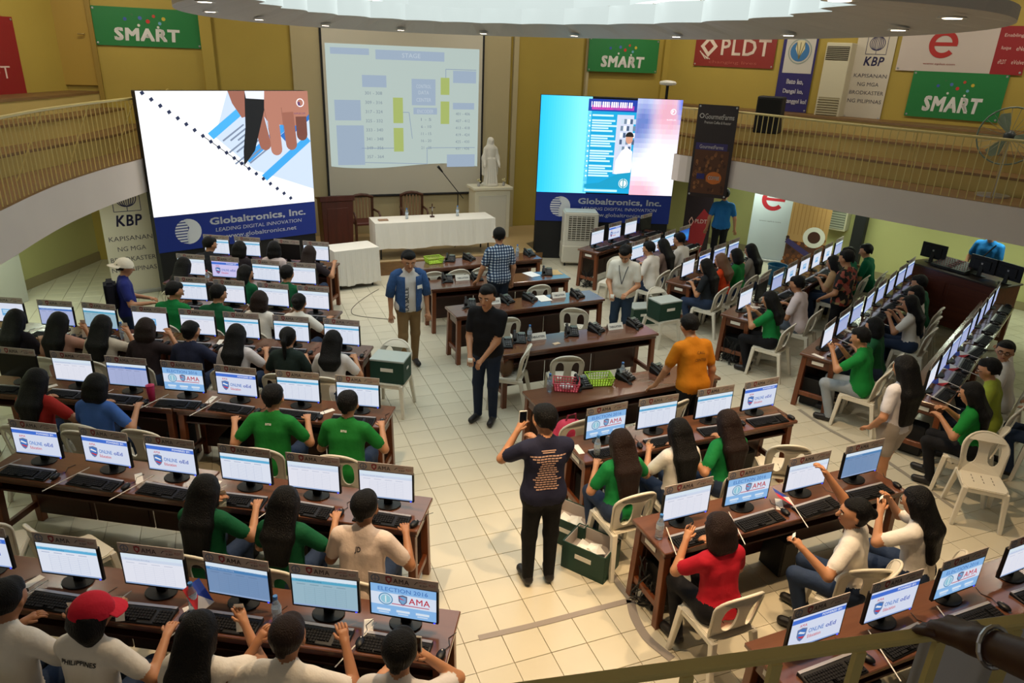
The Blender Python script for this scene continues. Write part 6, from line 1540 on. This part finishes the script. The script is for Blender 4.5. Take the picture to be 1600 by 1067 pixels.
PH_ = {0: [(905, 598), (968, 585), (1022, 577)], 1: [(790, 540), (808, 530), (892, 521), (929, 515), (990, 508)], 2: [(733, 477), (790, 470), (828, 468), (902, 463)], 3: [(699, 439), (745, 437), (855, 428)], 4: [(703, 407), (733, 405), (832, 398)]}
for k, L in PH_.items():
    for i, px in enumerate(L):
        loc, a = on_mid(k, px); phone('black desk telephone, %s from the aisle on the %s' % (ORD[i+1], TNAME[k]), loc, a+random.uniform(-.5, .5))
def card(label, loc, rz, w_=.24):
    t = thing('tent_card', label, 'name card', loc, rz, 'white tent name cards'); b_ = MB(); b_.add([(-w_/2, -.045, 0), (w_/2, -.045, 0), (w_/2, 0, .085), (-w_/2, 0, .085), (w_/2, .045, 0), (-w_/2, .045, 0)], [(0, 1, 2, 3), (3, 2, 4, 5)])
    obj('fold', cached(('tent', w_), lambda: b_.mesh('fold', M_paper)), t)
    p = Panel(0); p.text('TABULATION', -w_*.4, -.018, w_*.8, .03, P_((70, 70, 80)), bold=.02); m = cached(('tt', w_), lambda: p.mesh('print')); obj('print', m, t, (0, -.0245, .0415), rot=(-.487, 0, 0))
for k, px, lab in ((1, (830, 522), 'white tent card beside a bottle at the black polo shirt table'), (1, (958, 512), 'white tent card on the black polo shirt table end'), (2, (768, 473), 'white tent card behind the black polo shirt'), (2, (872, 464), 'white tent card on the blue lit telephone table'), (3, (722, 437), 'white tent card on the checked shirt table')):
    loc, a = on_mid(k, px); card(lab, loc, a)
def basket(label, loc, rz, rgb, fill=False):
    t = thing('plastic_basket', label, 'basket', loc, rz); m = mat(rgb, .4, key='basket'); w_, d_, h_ = .30, .21, .10
    def wallp():
        b_ = MB(); b_.box((0, 0, .004), (w_*.86, d_*.86, .008))
        b_.tube([(-w_/2, -d_/2, h_), (w_/2, -d_/2, h_), (w_/2, d_/2, h_), (-w_/2, d_/2, h_), (-w_/2, -d_/2, h_)], .007, 6)
        return b_.mesh('frame', m)
    obj('frame', cached(('bf', rgb), wallp), t)
    for sx, sy, L_h, rr2 in ((0, -1, w_, 0), (0, 1, w_, 0), (-1, 0, d_, 1), (1, 0, d_, 1)):
        def side():
            b_ = MB(); k_ = 9 if L_h == w_ else 6
            for i in range(k_+1):
                f = -.5+i/k_; top = ((f*w_, sy*d_/2) if not rr2 else (sx*w_/2, f*d_)); b_.tube([(top[0]*.86, top[1]*.86, .004), (top[0], top[1], h_)], .0055, 4)
            for z in (.035, .068):
                s_ = .86+.14*z/h_; a, c2 = ((-w_/2*s_, sy*d_/2*s_), (w_/2*s_, sy*d_/2*s_)) if not rr2 else ((sx*w_/2*s_, -d_/2*s_), (sx*w_/2*s_, d_/2*s_)); b_.tube([(*a, z), (*c2, z)], .0055, 4)
            return b_.mesh('lattice_side', m)
        obj('lattice_side', cached(('bs', rgb, sx, sy), side), t)
    return t
for px, lab, rgb, k, dr_ in (((876, 600), 'pink lattice basket holding small packets', (216, 84, 100), 0, -.5), ((925, 590), 'empty lime green lattice basket', (166, 206, 50), 0, -.25), ((678, 410), 'lime green lattice basket on the table closest to stage', (170, 208, 60), 4, .1)):
    loc, a = on_mid(k, px); basket(lab, loc, a+dr_, rgb)
    if k == 0 and rgb[0] > 200:
        for i in range(5): tag(obj('packet', cached('packet', lambda: MB().box((0, 0, .01), (.08, .05, .018)).mesh('packet', mat((196, 206, 206), .4), bevel=.006)), None, (loc[0]+.045*math.cos(i*1.26), loc[1]+.045*math.sin(i*1.26), loc[2]+.011+.004*i), i*.8), 'pale foil packet heaped inside the pink basket', 'packet', 'packets in the pink basket')
for k, px, lab in ((0, (851, 605), 'water bottle standing beside the pink basket'), (0, (970, 592), 'water bottle standing beside the lime green basket'), (1, (827, 532), 'water bottle in front of a white tent card'), (4, (808, 400), 'water bottle on the table closest to the stage')):
    loc, a = on_mid(k, px); bottle(lab, loc)
for px, lab in (((932, 712), 'water bottle at the row end behind orange shirt'), ((1029, 840), 'water bottle at the row end of red shirt')):
    g = G(*px, .768); bottle(lab, tuple(g))
R = ROWS['L1']; p = R.P(R.s[2]+.30, .08); bottle('water bottle between the white and dimmed seventh row monitors', (*p, TOP+.001)); p = R.P(R.s[3]+.30, .1); bottle('water bottle between the dimmed and teal seventh row monitors', (*p, TOP+.001))
p = ROWS['L4'].P(ROWS['L4'].s[2]+.32, .1); bottle('water bottle beside the teal tinted fourth row monitor', (*p, TOP+.001)); p = ROWS['L6'].P(ROWS['L6'].s[0]+.3, .1); bottle('milky bottle with red cap between second row monitors', (*p, TOP+.001), .2, (196, 50, 50), tint=(226, 214, 204))
R = ROWS['L3']; p = R.P(R.s[2]+.31, .12); t = thing('tumbler', 'bright pink tumbler between fifth row monitors', 'tumbler', (*p, TOP+.001)); obj('cup', MB().lathe([(.032, 0), (.042, .15), (.043, .16)], 16).mesh('cup', mat((214, 40, 96), .35), smooth=True), t); obj('lid', MB().lathe([(.044, .158), (.044, .17), (.02, .178)], 16).mesh('lid', mat((180, 30, 80), .35)), t)
def sheet(label, loc, rz, w_=.21, d_=.29, rgb=(238, 235, 226), grp=None, name='paper_sheet'):
    return tag(obj(name, cached(('sheet', w_, d_, rgb), lambda: MB().box((0, 0, .0006), (w_, d_, .0012)).mesh('sheet', mat(rgb, .8, key='paper'))), None, loc, rz), label, 'paper', grp)
for k, px, lab, rgb in ((2, (848, 466), 'white paper sheet beside the tent card on blue lit table', (240, 238, 232)), (3, (830, 428), 'white printed papers on the checked shirt table', (232, 236, 240)), (3, (868, 424), 'brown envelope on the checked shirt table end', (186, 160, 112)), (0, (985, 590), 'small white leaflet between telephones', (236, 232, 224)), (1, (870, 537), 'small tan packet on the black polo shirt table', (206, 180, 150))):
    loc, a = on_mid(k, px, .767); sheet(lab, loc, a+random.uniform(-.3, .3), .2 if k > 1 else .1, .28 if k > 1 else .06, rgb)
# paper slips and flags along the rows
n_ = 0
for key, ks in (('L1', (0, 1, 2, 4)), ('L2', (1, 3, 4)), ('L3', (1, 2, 4, 5)), ('L4', (1, 3, 5)), ('C1', (0, 1)), ('C2', (0, 2)), ('R1', (0, 2)), ('R2', (0, 1)), ('R0', (1, 3))):
    R = ROWS[key]
    for k in ks:
        p = R.P(R.s[k]+random.choice((-.3, .3))*1.0+.0, random.uniform(-.02, .06)); j = (k if key[0] in 'CR' else len(R.s)-1-k)+1
        sheet('narrow white result slip lying beside the %s monitor, %s' % (ORD[j], R.word), (*p, TOP+.0008), R.a+random.uniform(-.9, .9), .06, .17, (238, 232, 224), 'paper result slips on the desks', 'result_slip')
def flag(label, p0, p1, rgbs, tri=True, grp=None):
    t = thing('paper_flag', label, 'flag', tuple(p0)); d = np.array(p1)-np.array(p0)
    obj('stick', MB().tube([(0, 0, 0), tuple(d)], .0042, 5).mesh('stick', mat((232, 226, 214), .5)), t)
    u = d/np.linalg.norm(d); v = np.cross(u, (.3, -.7, .4)); v /= np.linalg.norm(v); a = np.array([0, 0, 0.]); b_ = u*.13; 
    if rgbs:
        for i, c in enumerate(rgbs):
            q0, q1 = a+u*.13*i/len(rgbs), a+u*.13*(i+1)/len(rgbs); obj('cloth_stripe', MB().add([q0+v*.003, q1+v*.003, q1+v*.19, q0+v*.19], [(0, 1, 2, 3)]).mesh('cloth_stripe', mat(c, .7)), t)
        obj('cloth_hoist', MB().add([a-np.cross(u, v)*.001+v*.003, b_+v*.003-np.cross(u, v)*.001, u*.065+v*.1-np.cross(u, v)*.001], [(0, 1, 2)]).mesh('cloth_hoist', mat((236, 234, 230), .7)), t)
    return t
FL = [(40, 70, 170), (196, 40, 50)]
for key, ks in (('L1', (1, 2, 3, 5)), ('L2', (0, 1, 2, 3, 4)), ('L3', (2, 3, 4)), ('C2', (0, 1, 2)), ('C3', (1, 2)), ('R0', (0, 1, 2, 3)), ('R1', (1, 3))):
    R = ROWS[key]
    for k in ks:
        e = R.s[k]-.30; p0 = (*R.P(e+.12, .02), TOP+.03); p1 = (*R.P(e-.02, .40), TOP+.015)
        j = (k if key[0] in 'CR' else len(R.s)-1-k)+1
        showflag = (key, k) in (('L1', 3), ('R0', 1), ('R0', 2), ('C2', 2), ('R0', 3))
        flag('%s lying beside the %s monitor, %s' % ('small paper flag on white stick' if showflag else 'bare white flag stick', ORD[j], R.word), p0, p1, FL if showflag else None)
# slips held in hands
def held(label, who, hand_i, L=.2, w_=.055):
    inf = PEOPLE[who]; hd, pe, f_, sd, sg = inf['ends'][hand_i]; q = to_world(inf, pe+f_*.02); rz = inf['root'].rotation_euler.z
    mb = MB(); vs = []
    for i in range(6): z = .05-L*i/5; y = .02*math.sin(i*.9); vs += [(-w_/2, y, z), (w_/2, y, z)]
    mb.add(vs, [(2*i, 2*i+1, 2*i+3, 2*i+2) for i in range(5)]); tag(obj('result_slip', mb.mesh('slip', M_paper), None, tuple(q), rz+.3), label, 'paper')
for lab, who, i, L in (('curling slip held by the white tee beside the cap', 'person in white tee beside the red cap', 1, .3), ('white slip held by the red capped sitter', 'person in white tee and red cap', 0, .18), ('white slip held up by the long haired white top', 'person in white top holding a paper slip up', 1, .2),
    ('white slip held by the waist length haired sitter', 'person in dark green tee with waist length hair', 0, .14), ('long slip held by the cream knit top', 'person in cream knit top with long dark hair', 1, .24), ('long slip held by the peach flowered top', 'person in peach flowered top with long dark hair', 1, .22), ('white slip held by the crimson blouse', 'person in crimson blouse holding a slip', 0, .15),
    ('white slip held by the cream tee', 'person in cream tee with thick black hair', 0, .12), ('white tissue held by the pointing sitter', 'person in white tee with one arm pointing up', 0, .1), ('folded slips held by the glossy haired sitter', 'person in white blouse with glossy black hair', 0, .12), ('white card held by the kelly green tee', 'person in kelly green tee with a card in hand', 0, .12), ('white slip held by the watch wearer', 'person in green tee with a wrist watch', 0, .12),
    ('white papers held by the black polo shirt', 'person in black polo shirt and dark jeans', 1, .09), ('white papers held by the lanyard wearer', 'person in white polo shirt wearing a dark lanyard', 1, .12), ('white paper read by the smiling person', 'smiling person in white shirt with glasses', 0, .24)): held(lab, who, i, L, .055 if 'read' not in lab else .18)
def phone_in(label, who, i):
    inf = PEOPLE[who]; hd, pe, f_, sd, sg = inf['ends'][i]; q = to_world(inf, pe+f_*.03); t = thing('mobile_phone', label, 'phone', tuple(q), inf['root'].rotation_euler.z); obj('case', MB().box((0, 0, .03), (.07, .009, .14)).mesh('case', M_white, bevel=.004), t); obj('screen', MB().box((0, -.005, .03), (.06, .002, .12)).mesh('screen', mat((20, 22, 28), .2)), t)
phone_in('white mobile phone held by the pale shirted sitter', 'person in pale shirt with a phone held up', 1); phone_in('white mobile phone held by the navy list tee', 'person in navy tee with a printed list on back', 0)
inf = PEOPLE['person in white tee and grey shorts walking']; q = to_world(inf, inf['ends'][1][1]); tag(obj('pink_pouch', MB().ball((0, 0, 0), (.05, .035, .06), 10).mesh('pouch', cloth((190, 30, 90))), None, tuple(q-np.array([0, 0, .06]))), 'magenta pouch in the hand of the walking person', 'pouch')
# bags
def bag(label, loc, rz, rgb, size=(.34, .22, .26), mtl=None):
    t = thing('bag', label, 'bag', loc, rz); w_, d_, h_ = size
    P = [((-w_*.28, 0, h_*.32), (w_*.28, 0, h_*.32), h_*.32, h_*.32, 0, .05), ((-w_*.2, 0, h_*.62), (w_*.2, 0, h_*.58), h_*.26, h_*.24, 0, .06)]
    V, F = nets(P, .016); obj('body', to_mesh('body', V, F, [mtl or mat(rgb, .7, key='bag', bump=(14, .8))]), t); obj('strap', MB().tube([(-w_*.25, 0, h_*.7), (-w_*.15, -.02, h_*1.05), (w_*.15, -.02, h_*1.05), (w_*.25, 0, h_*.7)], .01, 6).mesh('strap', mat(tuple(v*.7 for v in rgb), .6)), t)
bag('brown leather bag resting on the sideways white chair', on_chair(chB, .0, .02), chB.rotation_euler.z, (92, 62, 34)); bag('hot pink bag hung on the white chair by basket table', (on_chair(chC, 0, -.05)[0], on_chair(chC, 0, -.05)[1], .4515), chC.rotation_euler.z, (206, 52, 86), (.3, .2, .36)); bag('patterned grey bag on the chair in red shirt row', (BAGSEAT[0][0], BAGSEAT[0][1], .4515), BAGSEAT[1], (84, 78, 74), (.36, .26, .28))
g = G(955, 500, 0); c, a, L = MT[3]; bag('black bag stowed under the checked shirt table', (*(c+np.array([math.cos(a), math.sin(a)])*.9), .02), a, (26, 26, 28), (.4, .2, .24))
# system units under desks
for key, ks in (('C2', (0, 1, 2)), ('C1', (0, 3)), ('C3', (0, 1)), ('R2', (0, 1)), ('R1', (0, 1)), ('R0', (0,)), ('L2', (3, 4)), ('L3', (3, 4)), ('L1', (4,))):
    R = ROWS[key]
    for k in ks:
        p = R.P(R.s[k]-.12, -.01); j = (k if key[0] in 'CR' else len(R.s)-1-k)+1
        t = thing('computer_tower', 'black computer tower under the %s monitor, %s' % (ORD[j], R.word), 'computer', (*p, 0), R.a)
        obj('case', cached('tower', lambda: MB().box((0, 0, .2), (.18, .26, .38)).mesh('case', M_blackm, bevel=.008)), t); obj('power_light', cached('tled', lambda: MB().box((.03, -.132, .3), (.01, .004, .01)).mesh('power_light', emi((70, 130, 255), 12))), t); obj('front_bezel', cached('tbez', lambda: MB().box((0, -.134, .2), (.16, .008, .35)).mesh('front_bezel', M_black, bevel=.003)), t)
# grey tape over cables, loose cords
def ribbon(name, label, cat, px, w_, rgb, z=.0015):
    P = catmull([G(x, y, 0)[:2] for x, y in px], 5); vs = []
    for i, p in enumerate(P):
        d = P[min(i+1, len(P)-1)]-P[max(i-1, 0)]; n2 = np.array([-d[1], d[0]])/np.linalg.norm(d)*w_/2; vs += [(*(p+n2), z), (*(p-n2), z)]
    mb = MB().add(vs+[(x, y, z+.003) for x, y, _ in vs], [(2*i, 2*i+1, 2*i+3, 2*i+2) for i in range(len(P)-1)]+[(len(vs)+2*i+1, len(vs)+2*i, len(vs)+2*i+2, len(vs)+2*i+3) for i in range(len(P)-1)]); tag(obj(name, mb.mesh(name, mat(rgb, .5, key='tape'))), label, cat)
ribbon('floor_tape', 'grey duct tape crossing the aisle to the desk leg', 'tape', [(748, 997), (830, 978), (900, 960), (985, 938)], .055, (150, 140, 132))
ribbon('floor_tape', 'grey duct tape curving along the red shirt row end', 'tape', [(985, 938), (992, 965), (1012, 998), (1050, 1030)], .075, (140, 132, 126)); ribbon('floor_tape', 'grey duct tape behind the open record box', 'tape', [(955, 897), (968, 915), (984, 936)], .055, (146, 140, 134), .0055)
ribbon('floor_tape', 'grey duct tape running past the desk of kelly green tee', 'tape', [(1248, 640), (1290, 668), (1335, 692)], .05, (150, 144, 132)); ribbon('floor_tape', 'grey duct tape running below the walking person', 'tape', [(1385, 720), (1450, 765), (1500, 800)], .05, (150, 144, 132))
def cord(label, px):
    P = catmull([G(x, y, 0)[:2] for x, y in px], 6); tag(obj('loose_cable', MB().tube([(*p, .006) for p in P], .005, 5).mesh('cord', mat((70, 64, 54), .6))), label, 'cable')
cord('thin dark cord trailing from the white side table', [(592, 452), (575, 462), (556, 476), (549, 487), (560, 494), (615, 500)])

# cable tangles under desk ends
def tangle(label, key, k):
    R = ROWS[key]; p = R.P(R.s[k]-.22, .0); mb = MB(); rg = np.random.default_rng(len(label))
    for i in range(9):
        pts = catmull([(rg.uniform(-.16, .16), rg.uniform(-.14, .14), max(.012, rg.uniform(-.02, .5)*(1 if j % 2 else .25))) for j in range(6)], 4); mb.tube([tuple(np.maximum(q, (-9, -9, .008))) for q in pts], .006, 5)
    o = tag(obj('cable_tangle', mb.mesh('cable_tangle', [mat((34, 34, 34), .6)]), None, (*p, 0), R.a), label, 'cables', kind='stuff')
tangle('tangled black and grey cables under the red shirt row end', 'C2', 0); tangle('tangled cables under the desk of the wrist watch wearer', 'R2', 0); tangle('tangled cables under the poster screen row end', 'R4a', 0)
